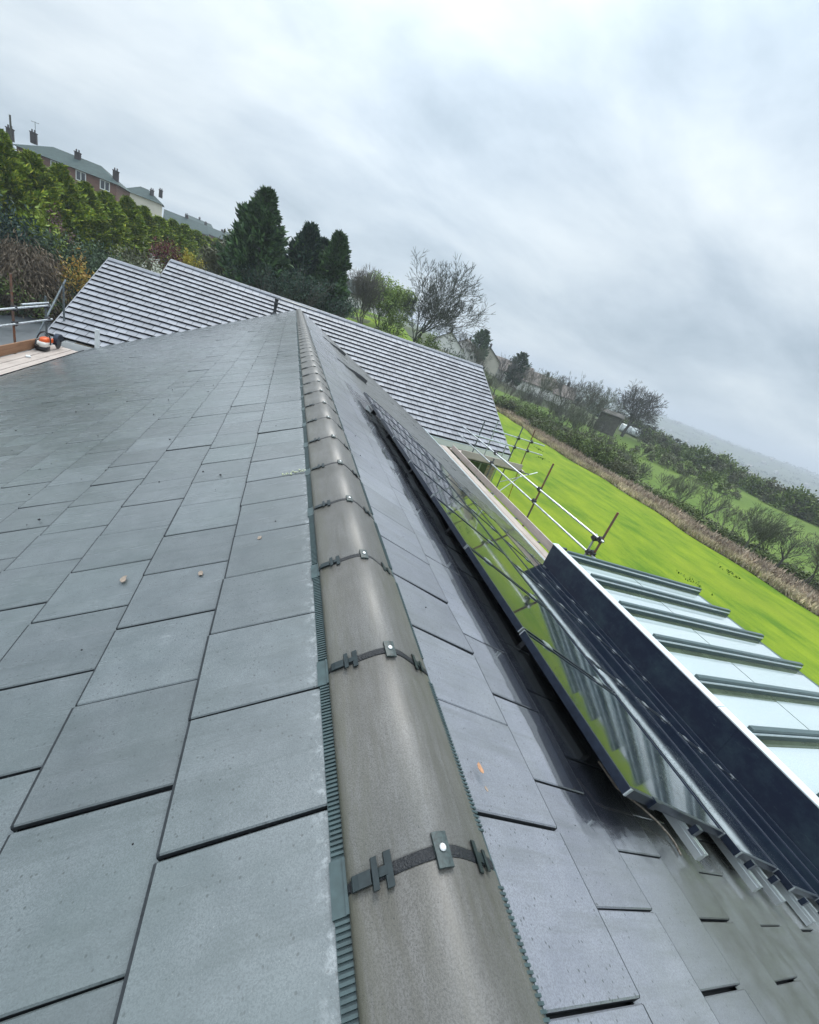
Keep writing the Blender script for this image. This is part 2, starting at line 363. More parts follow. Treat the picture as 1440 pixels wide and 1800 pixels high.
# ------------------------------------------------------------------ terrain heights
TH = .4425; CT, ST, TT = math.cos(TH), math.sin(TH), math.tan(TH)
CP = [(8,-10,-5.3),(8,0,-5.3),(10,8,-5.3),(12,14,-5.3),(12,22,-5.35),(18,5,-5.4),(18,15,-5.4),(18,26,-5.4),(18,38,-5.3),(24,5,-5.45),(24,15,-5.45),(24,25,-5.45),(24,38,-5.45),
 (28,5,-5.5),(28,15,-5.5),(28,25,-5.5),(28,38,-5.5),(29,50,-5.5),(30,62,-5.3),(22,55,-4.8),(0,0,-5.3),(0,12,-5.2),(-6,0,-5.2),(-8,10,-5.1),(0,-12,-5.3),(-5,22,-4.7),(4,26,-4.6),
 (35,8,-5.9),(36,18,-6.0),(36,30,-6.0),(36,45,-5.9),(38,60,-5.6),(60,25,-6.2),(60,50,-6.2),(70,80,-5.6),(90,40,-6.6),(90,70,-6.2),(110,100,-6.0),(150,60,-10),(150,110,-9),(150,30,-10),
 (-10,20,-4.85),(-13,24,-4.85),(-12,30,-4.7),(-16,26,-4.85),(-22,24,-4.8),(-15,33,-4.0),(-12,34,-3.6),(-18,37,-1.5),(-15,45,-1.1),(-13,58,-1.0),(-12,74,-.9),(-24,36,-.9),(-6,36,-2.4),(-6,46,-1.2),
 (0,36,-2.3),(3,42,-1.6),(8,40,-2.6),(5,55,-.4),(10,62,.4),(14,72,1.0),(14,50,-2.6),(20,48,-4.4),(22,70,-1.2),(38,105,-1.6),(28,90,-1.0),(52,112,-2.6),(72,118,-3.6),(75,85,-4.6),(60,95,-4.2),
 (-30,80,.8),(-40,78,1.0),(-22,110,1.6),(-16,100,.8),(-10,100,.8),(-20,150,5.0),(-30,150,5),(0,120,2.2),(0,200,5),(40,200,1),(-60,160,7),
 (120,140,-6),(220,120,-22),(260,240,-16),(200,60,-22),(400,150,-34),(420,330,-30),(250,400,-6),(900,300,-46),(900,700,-34),(600,900,-14),(0,600,14),(-300,600,22),
 (1900,700,-30),(1750,1100,-6),(1500,1500,4),(1200,1800,6),(700,2000,8),(2600,1000,-34),(2500,1450,-14),(2200,2000,6),(1700,2400,12),(900,2800,16),(0,2500,20),(-900,2000,24),
 (4500,1800,-28),(4000,3300,4),(2500,4500,12),(0,5000,18),(3000,-500,-40),(500,-800,-30),(100,-60,-8),(-60,-60,-3),(-300,-300,0),(-40,10,-3),(-40,30,-1)]
CPA = np.array([[math.atan2(x, y), math.log(math.hypot(x, y)+1), z] for x, y, z in CP])
def zt(x, y):
    a = math.atan2(x, y); l = math.log(math.hypot(x, y)+1)
    da = np.abs(CPA[:, 0]-a); da = np.minimum(da, 2*math.pi-da)
    w = 1/((da*1.3)**2+(CPA[:, 1]-l)**2+1e-3)**2.2
    return float((w*CPA[:, 2]).sum()/w.sum())
def g_fn(t, b, g):
    P = g.outputs['Position']
    a = noise(t, P, .02, 8, .68); c = noise(t, P, .35, 6, .65); f = noise(t, P, 9, 3)
    col = mixc(t, ramp(t, a, [(.36, 0.), (.5, .6), (.62, 1.)]), (.030, .042, .022), (.085, .115, .030))
    col = mixc(t, ramp(t, c, [(.45, 0.), (.68, .6)]), col, (.070, .060, .034))
    col = mixc(t, 1.0, col, ramp(t, f, [(.3, .75), (.7, 1.25)]), 'MULTIPLY')
    setin(t, b, 'Base Color', col)
MT_ground = mat("rough_ground", (.06, .08, .03), .9, .2, fn=g_fn)
rs_ = [1.5]+[1.5*1.085**k for k in range(1, 104)]
azs = [R(a) for a in np.arange(-180, -40, 10)]+[R(a) for a in np.arange(-40, 85, 1.6)]+[R(a) for a in np.arange(86, 180, 10)]
gm = MB()
for r_ in rs_:
    for a in azs: gm.v.append((r_*math.sin(a), r_*math.cos(a), zt(r_*math.sin(a), r_*math.cos(a))-.05))
na = len(azs)
for i in range(len(rs_)-1):
    for k in range(na): gm.f.append((i*na+k, i*na+(k+1) % na, (i+1)*na+(k+1) % na, (i+1)*na+k))
gm.f.append(tuple(range(na)))
tag(gm.build("ground", MT_ground, smooth=True), kind='structure')
def sheet(name, m, x0f, x1f, y0, y1, ny, nx, dz):
    mb = MB()
    for j in range(ny+1):
        y = y0+(y1-y0)*j/ny; a, b = x0f(y), x1f(y)
        for i in range(nx+1):
            x = a+(b-a)*i/nx; mb.v.append((x, y, zt(x, y)+dz))
    for j in range(ny):
        for i in range(nx):
            k = j*(nx+1)+i; mb.f.append((k, k+1, k+nx+2, k+nx+1))
    return tag(mb.build(name, m, smooth=True), kind='structure')
def lawn_fn(t, b, g):
    P = g.outputs['Position']
    st = noise(t, mapping(t, P, (1.0, .34, 1), (0, 0, R(-8))), .9, 6, .68); big = noise(t, P, .16, 5, .6); f = noise(t, P, 15, 6, .8); m = noise(t, P, 2.6, 6, .7)
    c = mixc(t, ramp(t, st, [(.36, 0.), (.64, 1.)]), (.082, .160, .009), (.200, .270, .015))
    c = mixc(t, ramp(t, big, [(.45, 0.), (.68, .6)]), c, (.22, .27, .020))
    c = mixc(t, ramp(t, m, [(.58, 0.), (.76, .55)]), c, (.075, .160, .009))
    c = mixc(t, 1.0, c, ramp(t, f, [(.3, .84), (.7, 1.16)]), 'MULTIPLY')
    setin(t, b, 'Base Color', c)
    bn = nd(t, 'ShaderNodeBump'); bn.inputs['Strength'].default_value = .25; bn.inputs['Distance'].default_value = .04
    setin(t, bn, 'Height', f); t.links.new(bn.outputs[0], b.inputs['Normal'])
MT_lawn = mat("mown_grass", (.2, .35, .02), .9, .15, fn=lawn_fn)
LEDGE = lambda y: 27.2+.35*math.sin(y*.31)+.25*math.sin(y*.9+1)+max(0, (y-40)*.10)
sheet("lawn", MT_lawn, lambda y: 5.0, LEDGE, -14, 66, 60, 24, .012)
def field_fn(t, b, g):
    P = g.outputs['Position']; n = noise(t, P, .06, 6, .6); f = noise(t, P, 2.4, 5, .7)
    c = mixc(t, ramp(t, n, [(.35, 0.), (.65, 1.)]), (.075, .130, .022), (.120, .175, .035))
    setin(t, b, 'Base Color', mixc(t, 1.0, c, ramp(t, f, [(.3, .75), (.7, 1.2)]), 'MULTIPLY'))
MT_field = mat("pasture_grass", (.13, .2, .03), .9, .15, fn=field_fn)
sheet("field", MT_field, lambda y: 37, lambda y: 150 - y*.35, -8, 74, 30, 30, .02)
def bank_fn(t, b, g):
    P = g.outputs['Position']; n = noise(t, P, .5, 6, .7)
    setin(t, b, 'Base Color', mixc(t, ramp(t, n, [(.4, 0.), (.62, 1.)]), (.08, .15, .014), (.16, .24, .02)))
sheet("grass_bank", mat("bank_grass", (.2, .3, .03), .9, .15, fn=bank_fn), lambda y: 2+.05*y, lambda y: 12+.12*y, 46, 76, 14, 10, .03)
def tar_fn(t, b, g):
    P = g.outputs['Position']; n = noise(t, P, .8, 6, .65); f = noise(t, P, 40, 3)
    c = mixc(t, ramp(t, n, [(.3, 0.), (.7, 1.)]), (.060, .068, .074), (.105, .115, .122))
    setin(t, b, 'Base Color', mixc(t, 1.0, c, ramp(t, f, [(.3, .8), (.7, 1.15)]), 'MULTIPLY')); setin(t, b, 'Roughness', ramp(t, n, [(.3, .35), (.7, .65)]))
sheet("drive", mat("wet_tarmac", (.08, .09, .1), .5, fn=tar_fn), lambda y: -26, lambda y: -6.5, 8, 31.0, 12, 8, .02)

# ------------------------------------------------------------------ building
bld = thing("tiled_building", "long low building with wet grey slate roofs meeting at a cross wing", "building", (0, 12, -5.3))
U, T0 = Vector((0, 1, 0)), -2.4
W_, G_ = .30, .3317
def add_tile(mb, O, u, v, n, a0, a1, s0, s1, t, lip=.0):
    """one interlocking slate: u along the course, v down the slope, n up"""
    g = .0034 if lip < .01 else .0045; j = random.gauss(0, .0011); tw = random.gauss(0, .0020); e = random.gauss(0, .0022); k = random.gauss(0, .0012)
    a0 += g+k; a1 -= g-k; s1 += e; c = .003
    cols = [(a0, -.016), (a0, -c), (a0+c, 0), (a1-c, 0), (a1, -c), (a1, -.016)]
    aw = .0075+abs(random.gauss(0, .0012)) if lip < .01 else .004
    rows = [(s0, 0., 0), (s1-aw, t-.0004, 0), (s1-.0015, t-.0016, 0), (s1, t-.006, 0), (s1-lip, -.006, 1)]
    i0 = len(mb.v)
    for s, h, bt in rows:
        for q, (a, d) in enumerate(cols):
            hh = h+j+tw*(1 if q > 2 else -1)*(s-s0)/(s1-s0)+(0 if bt else d*(1 if abs(d) < .01 else 1))
            if bt: hh = min(hh, h+.001)
            p = O+u*a+v*s+n*hh
            mb.v.append((p.x, p.y, p.z))
    for r in range(4):
        for q in range(5):
            k = i0+r*6+q
            if r > 0 or q in (0, 4): mb.edge.append(len(mb.f))
            mb.f.append((k, k+1, k+7, k+6))
Z0 = Vector((0, 0, 0))
def slope(name, m, sx, s_first, s_top, tj, ncourse, t1):
    v = Vector((sx*CT, 0, -ST)); n = Vector((sx*ST, 0, CT)); mb = MB(); s0 = s_top
    for c in range(ncourse):
        s1 = s_first+c*G_
        off = tj+(0 if c % 2 == 0 else .5*W_)
        k0 = math.floor((T0-off)/W_); y = off+k0*W_
        lim = t1-max(0, s0*CT)+.35
        while y < lim:
            add_tile(mb, Z0, U, v, n, y, y+W_, s0-.004, s1, .021, .004); y += W_
        s0 = s1
    return mb.build(name, m, bld, m2=MT_edge), s0
lt, sl_end = slope("left_slope_tiles", MT_tile, -1, .543, .10, .476, 19, 21.68)
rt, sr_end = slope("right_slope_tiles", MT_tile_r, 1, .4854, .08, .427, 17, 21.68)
dk = MB()
for sx, se in ((-1, sl_end), (1, sr_end)):
    v = Vector((sx*CT, 0, -ST)); n = Vector((sx*ST, 0, CT)); se -= .05
    pts = []
    for (y, s) in ((T0-.1, .02), (21.6, .02), (21.6-se*CT+.3, se), (T0-.1, se)): pts.append(U*y+v*s+n*(-.016))
    lo = [p+n*(-.05) for p in pts]
    dk.face(pts); dk.face(lo)
    for a in range(4): dk.face([pts[a], pts[(a+1) % 4], lo[(a+1) % 4], lo[a]])
dk.build("roof_deck", MT_deck, bld)
# right eave board strip, gutters, walls
xr = sr_end*CT; zr = -sr_end*ST; xl = -sl_end*CT; zl = -sl_end*ST
gt = MB()
def gutter(mb, a, b, r):
    a = Vector(a); b = Vector(b); d = (b-a).normalized(); sd_ = d.cross(Vector((0, 0, 1))).normalized(); N = 8
    ro = []
    for p in (a, b):
        out = [p+sd_*(r*math.cos(math.pi+math.pi*k/N))+Vector((0, 0, r*math.sin(math.pi+math.pi*k/N))) for k in range(N+1)]
        inn = [p+sd_*((r-.006)*math.cos(math.pi+math.pi*k/N))+Vector((0, 0, (r-.006)*math.sin(math.pi+math.pi*k/N))) for k in range(N, -1, -1)]
        ro.append(out+inn)
    mb.loft(ro)
gutter(gt, (xl-.03, -2.4, zl-.005), (xl-.03, 15.2, zl-.005), .055); gt.build("gutter", MT_black, bld)
gt = MB(); gutter(gt, (xr+.045, 4.85, zr-.01), (xr+.045, 15.6, zr-.01), .06); gt.build("gutter", MT_cap, bld)
for xa in (xl+.02, xr-.05):
    fb = MB(); fb.box((xa, -2.4, -2.95 if xa > 0 else zl-.22), (xa+.03, 15.4, (zr if xa > 0 else zl)-.03)); fb.build("fascia", MT_white, bld)
wl = MB(); wl.box((xl+.35, -2.3, -5.4), (xr-.35, 16.0, -3.05)); wl.build("wall", MT_brick, bld)
# cross wing
YW, ZW = 22.0, .15; XA, XB, XC = 9.85, -5.4, -7.17
v = Vector((0, -CT, -ST)); n = Vector((0, -ST, CT)); O = Vector((0, YW, ZW)); UX = Vector((1, 0, 0))
mb = MB(); s0 = .06
for c in range(20):
    s1 = .2+.33*(c+1); x0 = XC if s0 >= 1.4 else XB
    x = x0-(0 if c % 2 == 0 else .15)
    while x < XA-.02:
        a0, a1 = max(x, x0), min(x+.3, XA)
        if a1-a0 > .06: add_tile(mb, O, UX, v, n, a0, a1, s0-.004, s1, .060, .028)
        x += .3
    s0 = s1
mb.build("wing_tiles", MT_tile_w, bld, m2=MT_deck)  # tile tails coloured black to draw the shade under each course
dk = MB()
for xa, xb, sa in ((XB, XA, 0), (XC, XB, 1.46)):
    f = [O+UX*xa+v*sa+n*-.016, O+UX*xb+v*sa+n*-.016, O+UX*xb+v*6.74+n*-.016, O+UX*xa+v*6.74+n*-.016]
    dk.loft([f, [p+n*-.06 for p in f]])
dk.build("wing_deck", MT_deck, bld)
ze = ZW-6.8*ST; ye = YW-6.8*CT
vb = Vector((0, CT, -ST)); nb = Vector((0, ST, CT)); bk = MB()
bk.frame_box(O, UX, vb, nb, (XB, XA), (0, 6.6), (-.05, .02))
O2 = O+v*1.46; bk.frame_box(O2, UX, vb, nb, (XC, XB-.01), (0, 4.8), (-.05, .02)); bk.build("back_slope", MT_tile_w, bld)
for xa, xb, sa, sb in ((XA+.002, XA+.035, 0, 6.82), (XC-.03, XC-.002, 1.46, 6.82), (XB-.03, XB-.002, 0, 1.46)):
    vg = MB(); vg.frame_box(O, UX, v, n, (xa, xb), (sa, sb), (-.10, .03)); vg.build("verge_cap", MT_wridge, bld)
gt = MB(); gutter(gt, (5.4, ye-.05, ze-.035), (XA+.03, ye-.05, ze-.035), .062); gt.build("gutter", MT_cap, bld)
for xa, xb in ((5.3, XA), (XC+.12, -5.3)):
    fb = MB(); fb.box((xa, ye-.10, ze-.30), (xb, ye-.065, ze-.05)); fb.build("fascia", MT_white, bld)
fb = MB(); fb.box((-5.81, 15.52, -2.72), (-5.70, 15.60, -2.16)); fb.build("fascia_end", MT_white, bld)
wl = MB(); wl.box((XC+.25, ye+.4, -5.4), (XA-.2, YW+5.6, -3.1)); 
for xx in (XA-.2,):
    wl.loft([[(xx-.2, ye+.45, -3.1), (xx-.2, YW+5.5, -3.1), (xx-.2, YW, -.1)], [(xx-.02, ye+.45, -3.1), (xx-.02, YW+5.5, -3.1), (xx-.02, YW, -.1)]])
wl.build("wing_wall", MT_brick, bld)
wd = MB()
for x in (6.9, 8.3): wd.box((x, ye+.37, -4.5), (x+.9, ye+.395, -3.35))
wd.build("window", MT_pane, bld)
lf = MB(); lf.frame_box(O, UX, v, n, (-.9, .75), (-.05, .12), (.058, .066)); lf.build("lead_saddle", MT_lead, bld)
# main ridge: one tile, its seal, clip, screw and unions, copied up the ridge
RX, LR, TC = -.018, .478, .327
prof = [(-.150, -.066), (-.147, -.050), (-.112, -.026), (-.070, .002), (-.038, .021), (-.016, .029), (.0, .031), (.016, .029), (.038, .021), (.072, .000), (.112, -.028), (.146, -.052), (.149, -.066)]
def smooth_prof(p, k=3):
    out = []
    for i in range(len(p)-1):
        for j in range(k):
            t = j/k; p0 = p[max(i-1, 0)]; p1 = p[i]; p2 = p[i+1]; p3 = p[min(i+2, len(p)-1)]
            out.append(tuple(.5*((2*p1[d])+(-p0[d]+p2[d])*t+(2*p0[d]-5*p1[d]+4*p2[d]-p3[d])*t*t+(-p0[d]+3*p1[d]-3*p2[d]+p3[d])*t**3) for d in (0, 1)))
    return out+[p[-1]]
PF = smooth_prof(prof)
def ridge_tile_mesh(m, y0, y1, parent, name="ridge_tile", sc=1.0, ox=RX, oz=0):
    mb = MB(); rings = []
    for y, s, dz in ((y0, .985, -.004), (y0+.006, 1., 0), (y1-.006, 1., 0), (y1, .985, -.004)):
        o = [(ox+x*s*sc, y, oz+z*sc+dz) for x, z in PF]; i = [(ox+x*(s-.09)*sc, y, oz+z*sc-.016) for x, z in reversed(PF)]
        rings.append(o+i)
    mb.loft(rings)
    ob = mb.build(name, m, parent)
    for p in ob.data.polygons: p.use_smooth = abs(p.normal.y) < .5
    return ob
rtile = ridge_tile_mesh(MT_ridge, TC+.006, TC+LR-.006, bld)
sm = MB(); rings = []
for y, s in ((TC-.0095, .965), (TC-.0055, 1.0), (TC+.0055, 1.0), (TC+.0095, .965)):
    rings.append([(RX+x*s*1.0, y, z*s+.0015) for x, z in PF]+[(RX+x*.9, y, z-.02) for x, z in reversed(PF)])
sm.loft(rings); sm.build("joint_seal", MT_rubber, rtile)
cm = MB()
def plate(mb, x, dx, y0, y1, th=.0022, lift=.006):
    """small plate bent over the ridge profile at lateral offset x"""
    def zp(q):
        q -= RX
        for (xa, za), (xb, zb) in zip(PF, PF[1:]):
            if xa <= q <= xb: return za+(zb-za)*(q-xa)/(xb-xa+1e-9)
        return PF[0][1] if q < 0 else PF[-1][1]
    xs = [x-dx, x-dx*.34, x, x+dx*.34, x+dx]
    top = [[(q, y, zp(q)+lift) for q in xs] for y in (y0, y1)]; bot = [[(q, y, zp(q)+lift-th-.003) for q in reversed(xs)] for y in (y0, y1)]
    mb.loft([top[0]+bot[0], top[1]+bot[1]])
plate(cm, RX, .0145, TC-.027, TC+.028, lift=.008); clip = cm.build("ridge_clip", MT_clip, rtile)
sc = MB(); sc.lathe((RX, TC+.002, .040), [(.0066, 0), (.0066, .0012), (.0045, .0032), (.001, .0036)], 14); sc.build("screw", MT_screw, rtile)
for sx_ in (-1, 1):
    um = MB()
    if sx_ < 0:
        plate(um, RX-.090, .0055, TC-.026, TC+.027, lift=.007); plate(um, RX-.103, .010, TC-.007, TC+.007, lift=.008); plate(um, RX-.113, .0045, TC-.024, TC+.024, lift=.013)
        plate(um, RX-.133, .014, TC-.012, TC+.010, lift=.009)
    else:
        plate(um, RX+.092, .0055, TC-.026, TC+.026, lift=.007); plate(um, RX+.104, .010, TC-.008, TC+.008, lift=.007); plate(um, RX+.116, .0045, TC-.020, TC+.014, lift=.010)
    um.build("union_clip", MT_clipd if sx_ > 0 else MT_clipd, rtile)
for k in list(range(-3, 0))+list(range(1, 44)):
    c = copy_tree(rtile, bld); c.location = (random.gauss(0, .0012), k*LR, random.gauss(0, .0008))
# ventilated strips either side
st = MB(); rb = MB(); y = -2.2; v_ = Vector((-CT, 0, -ST)); n_ = Vector((-ST, 0, CT)); vr = Vector((CT, 0, -ST)); nr = Vector((ST, 0, CT))
st.frame_box(Z0, U, v_, n_, (-2.3, 21.4), (.10, .206), (.004, .0075)); st.frame_box(Z0, U, vr, nr, (-2.3, 21.4), (.08, .145), (.004, .0065))
y = -2.0
while y < 14:
    ph = (y-TC) % LR
    if ph < .05 or ph > LR-.035:
        if ph > LR-.035 and ph < LR-.026:
            st.frame_box(Z0, U, v_, n_, (y, y+.082), (.158, .209), (.0075, .013)); st.frame_box(Z0, U, v_, n_, (y, y+.082), (.178, .184), (.013, .0165))
        y += .009; continue
    rb.frame_box(Z0, U, v_, n_, (y, y+.0045), (.163, .2045), (.0075, .0125)); rb.frame_box(Z0, U, vr, nr, (y, y+.0045), (.125, .145), (.0065, .011))
    y += .0088
sp_ = st.build("vent_strip", MT_strip, bld); rb.build("rib", MT_strip, sp_)
# ridge tiles of the cross wing
wm = MB(); wr = None
def wing_ridge(x0, yw, zw):
    mb = MB(); P2 = [(-.12, -.068), (-.07, -.02), (-.03, .012), (0, .022), (.03, .012), (.07, -.02), (.12, -.068)]; rings = []
    for x in (x0+.006, x0+.444): rings.append([(x, yw+a, zw+b+.075) for a, b in P2]+[(x, yw+a*.85, zw+b+.05) for a, b in reversed(P2)])
    mb.loft(rings); return mb.build("wing_ridge_tile", MT_wridge, bld)
w0 = wing_ridge(XB, YW, ZW)
for k in range(1, 34):
    c = w0.copy(); COL.objects.link(c); c.parent = bld; c.location = (k*.45+(0), random.gauss(0, .002), random.gauss(0, .003))
p2 = O+v*1.46
for k in range(4):
    c = w0.copy(); COL.objects.link(c); c.parent = bld; c.location = (XC-XB+k*.442, p2.y-YW, p2.z-ZW)

# vent pipe near the far end of the left slope
vp = Vector((-1.02, 20.6, -1.02*TT)); t = thing("vent_pipe", "black soil vent pipe standing near the far end of the main roof", "vent pipe", vp)
m = MB(); m.lathe(vp, [(.062, -.05), (.062, .40)], 16); m.build("pipe", MT_black, t)
m = MB(); m.lathe(vp+Vector((0, 0, .36)), [(.078, 0), (.084, .03), (.084, .10), (.070, .12), (.070, .20), (.085, .21), (.085, .26), (.05, .29)], 16); m.build("cowl", MT_black, t)
m = MB(); m.lathe(vp+Vector((0, 0, -.04)), [(.16, -.02), (.12, .05), (.07, .13)], 16); m.build("flashing", MT_black, t)
# two slate vents on the right slope, each a hooded slot facing the ridge's near end
for i, (s_, y_, lab) in enumerate(((1.45, 11.0, "low black slot vent in the right slope, the nearer of two"), (1.38, 15.6, "low black slot vent in the right slope, the farther of two"))):
    o = Z0+U*y_+vr*s_+nr*.02; t = thing("slate_vent", lab, "roof vent", o, "slot vents in the right slope")
    m = MB(); rings = []
    for a, hgt in ((-.42, .008), (-.2, .022), (.05, .06), (.28, .085), (.42, .085)):
        c0 = o+vr*a; rings.append([c0+U*-.16+nr*0, c0+U*-.13+nr*hgt, c0+U*.16+nr*hgt*.75, c0+U*.20+nr*0])
    m.loft(rings); m.build("hood", MT_black, t)
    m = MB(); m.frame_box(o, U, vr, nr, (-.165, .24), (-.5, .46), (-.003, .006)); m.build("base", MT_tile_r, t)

# ------------------------------------------------------------------ solar array
HP = .13; PS = Vector((0, .50, 0)); VS = vr; NS = nr
def pp(s, y, h): return VS*s+U*y+NS*h
def sag(s): return .012*max(0, min(s, 1.92)-.905)+.022*max(0, s-1.92)
def make_panel(y0, y1, s0, s1, lab, group):
    g = .009; y0 += g; y1 -= g; s0 += g; s1 -= g; o = pp(s0, y0, HP)
    t = thing("solar_panel", lab, "solar panel", o, group); fw, fh = .014, .036
    dz = random.gauss(0, .0010); tl = random.gauss(0, .0008)
    def H(s, d): return HP+dz+d-sag(s)+tl*(s-(s0+s1)/2)
    def slab(m, ya, yb, sa, sb, d0, d1): m.loft([[pp(sa, y, H(sa, d0)), pp(sb, y, H(sb, d0)), pp(sb, y, H(sb, d1)), pp(sa, y, H(sa, d1))] for y in (ya, yb)])
    m = MB(); slab(m, y0, y1, s0, s0+fw, -fh, 0); slab(m, y0, y1, s1-fw, s1, -fh, 0); slab(m, y0, y0+fw, s0+fw+.0003, s1-fw-.0003, -fh, 0); slab(m, y1-fw, y1, s0+fw+.0003, s1-fw-.0003, -fh, 0)
    m.build("frame", MT_frame, t, bevel=.0015)
    m = MB(); slab(m, y0+fw-.001, y1-fw+.001, s0+fw-.001, s1-fw+.001, -.009, -.004); m.build("glass", MT_cell, t)
    for ya in (y0, y1): # silver mitres at the frame corners
        for sa in (s0, s1):
            m = MB(); slab(m, ya-.0022, ya+.0022, sa-.001 if sa == s0 else sa-fw, sa+fw if sa == s0 else sa+.001, -fh+.002, .0012); m.build("corner_key", MT_alu, t)
    for f in (.22, .78):
        sy = s0+(s1-s0)*f; m = MB(); slab(m, y1-.012, y1+.028, sy-.03, sy+.03, .0006, .006); m.build("clamp", MT_alu, t)
    return t
ordn = ["nearest", "second", "third", "fourth", "fifth", "sixth", "seventh", "eighth"]
Y0 = .54; WP = .76
for i in range(8):
    make_panel(Y0+i*WP, Y0+(i+1)*WP, .905, 1.915, f"black upright solar panel in the row beside the ridge, {ordn[i]} from the near end", "upright solar panels along the top of the array")
for r_, (sa, sb, cnt, nm) in enumerate(((1.925, 2.605, 5, "second"), (2.615, 3.305, 4, "third"), (3.315, 4.0, 4, "fourth"), (4.01, 4.70, 4, "lowest"))):
    for i in range(cnt):
        make_panel(Y0-.07-.075*r_+i*1.13, Y0-.07-.075*r_+(i+1)*1.13, sa, sb, f"black sideways solar panel in the {nm} row, {ordn[i]} from the near end", "sideways solar panels in the lower rows")
def rail(s, y0, y1, lab):
    t = thing("mounting_rail", lab, "rail", pp(s, y0, .05), "aluminium rails under the panels")
    m = MB(); b = .0935-sag(s); a = max(.003, b-.0435); w = .021
    sec = [(-w, a), (w, a), (w, b-.014), (w-.006, b-.014), (w-.006, b-.009), (w, b-.009), (w, b), (.005, b), (.005, b-.012), (-.005, b-.012), (-.005, b), (-w, b), (-w, b-.009), (-w+.006, b-.009), (-w+.006, b-.014), (-w, b-.014)]
    m.loft([[pp(s+q, y, h) for q, h in sec] for y in (y0, y1)]); m.build("extrusion", MT_alu, t)
    y = y0+.55
    while y < y1: m = MB(); m.frame_box(Z0, U, VS, NS, (y, y+.03), (s-.05, s+.03), (a-.034, a-.0005)); m.build("roof_hook", MT_coupler, t); y += 1.2
    m = MB(); ye_ = y0+.06 if y0 < .5 else Y0; m.frame_box(Z0, U, VS, NS, (ye_, ye_+.02), (s-.022, s+.022), (.094-sag(s), HP+.003-sag(s))); m.build("end_clamp", MT_frame, t)
for i, (s, y0, y1) in enumerate(((1.13, .80, 6.7), (1.47, .44, 6.7), (2.03, .38, 6.1), (2.33, .35, 6.1), (2.70, .29, 4.9), (3.05, .26, 4.9), (3.42, .21, 4.9), (3.75, .19, 4.9), (4.1, .13, 4.9), (4.42, .13, 4.9))):
    rail(s, y0, y1, f"silver mounting rail under the panels, {['highest','second','third','fourth','fifth','sixth','seventh','eighth','ninth','lowest'][i]} of the ten")
m = MB(); pts = [pp(s, y, h) for s, y, h in ((.99, .70, .065), (1.02, .613, .06), (1.07, .60, .058), (1.119, .593, .055), (1.19, .583, .05), (1.249, .569, .045), (1.305, .556, .04), (1.346, .539, .035), (1.375, .52, .032), (1.388, .498, .03), (1.385, .478, .028), (1.377, .457, .026))]
m.path(pts, .0042, 8)
tag(m.build("cable", MT_cable, smooth=True), "thin brown cable trailing out from under the solar panels", "cable")

# ------------------------------------------------------------------ glazed lean-to roof
XU = 4.55; t = thing("glazed_roof", "pale glazed lean-to roof with dark rafters behind a tall navy metal upstand", "glass roof", (XU, 1.5, -5.35)); GR = t
UT, UE = -1.69, 5.27
m = MB(); m.box((XU, -3.2, -2.4), (XU+.05, UE, UT-.014)); m.box((XU+.051, UE-.045, -2.4), (XU+.30, UE, UT-.04)); m.build("upstand", MT_navy, t)
for y in (3.35, 1.72):
    m = MB(); m.box((XU-.003, y, -2.2), (XU-.0005, y+.045, UT-.016)); m.build("lap_strip", MT_navy, t)
for ya, yb in ((-3.2, 1.97), (1.98, UE+.015)):
    m = MB(); m.box((XU-.010, ya, UT-.014), (XU+.115, yb, UT)); m.build("capping", MT_cap, t)
gd = math.tan(R(5.2)); GX = 8.37
def gz(x): return UT+.012-(x-4.59)*gd
ry = [5.01-.662*i for i in range(12)]; xs_ = 4.67
def bar(f, xa, xb, ya, yb, za, zb): f.loft([[(x, ya, gz(x)+za), (x, yb, gz(x)+za), (x, yb, gz(x)+zb), (x, ya, gz(x)+zb)] for x in (xa, xb)])
for i, y in enumerate(ry):
    f = MB(); bar(f, xs_, GX, y-.026, y+.026, -.010, .030); bar(f, xs_, GX, y-.034, y+.034, -.105, -.0105); rf = f.build("rafter", MT_raft, t, bevel=.003)
    f = MB(); bar(f, xs_+.01, GX-.02, y-.0395, y-.0345, -.034, -.010); f.build("gasket", MT_cap, rf)
    if i < len(ry)-1:
        for xa, xb in ((XU+.06, 6.27), (6.283, GX-.1)):
            f = MB(); bar(f, xa, xb, ry[i+1]+.035, y-.035, -.115, -.098); pn = f.build("glass_pane", MT_pglass, t); f = MB(); bar(f, xa+.004, xb-.004, ry[i+1]+.037, y-.035-.085-.03*random.random(), -.097, -.0945); f.build("opal_sheet", MT_glaz, pn)  # opal stops short so the painted reflection strip shows beside the rafter
m = MB(); m.box((GX-.10, -3.2, gz(GX)-.22), (GX-.03, 5.03, gz(GX)-.088)); m.build("eaves_beam", MT_raft, t)
for y in (4.95, 1.6, -3.1):
    m = MB(); m.box((GX-.10, y, -5.3), (GX-.03, y+.07, gz(GX)-.222)); m.build("post", MT_raft, t)
m = MB(); m.box((5.35, 4.93, -5.3), (GX-.101, 4.99, -4.6)); m.build("dwarf_wall", MT_brick, t)
m = MB(); m.box((GX-.095, -3.02, -5.3), (GX-.045, 4.92, -4.6)); m.build("dwarf_wall", MT_brick, t)
m = MB(); m.box((5.35, 4.945, -4.6), (GX-.101, 4.975, -2.2)); m.build("side_glass", MT_pane, t)
m = MB(); m.box((GX-.075, -3.02, -4.6), (GX-.055, 4.92, gz(GX)-.225)); m.build("side_glass", MT_pane, t)

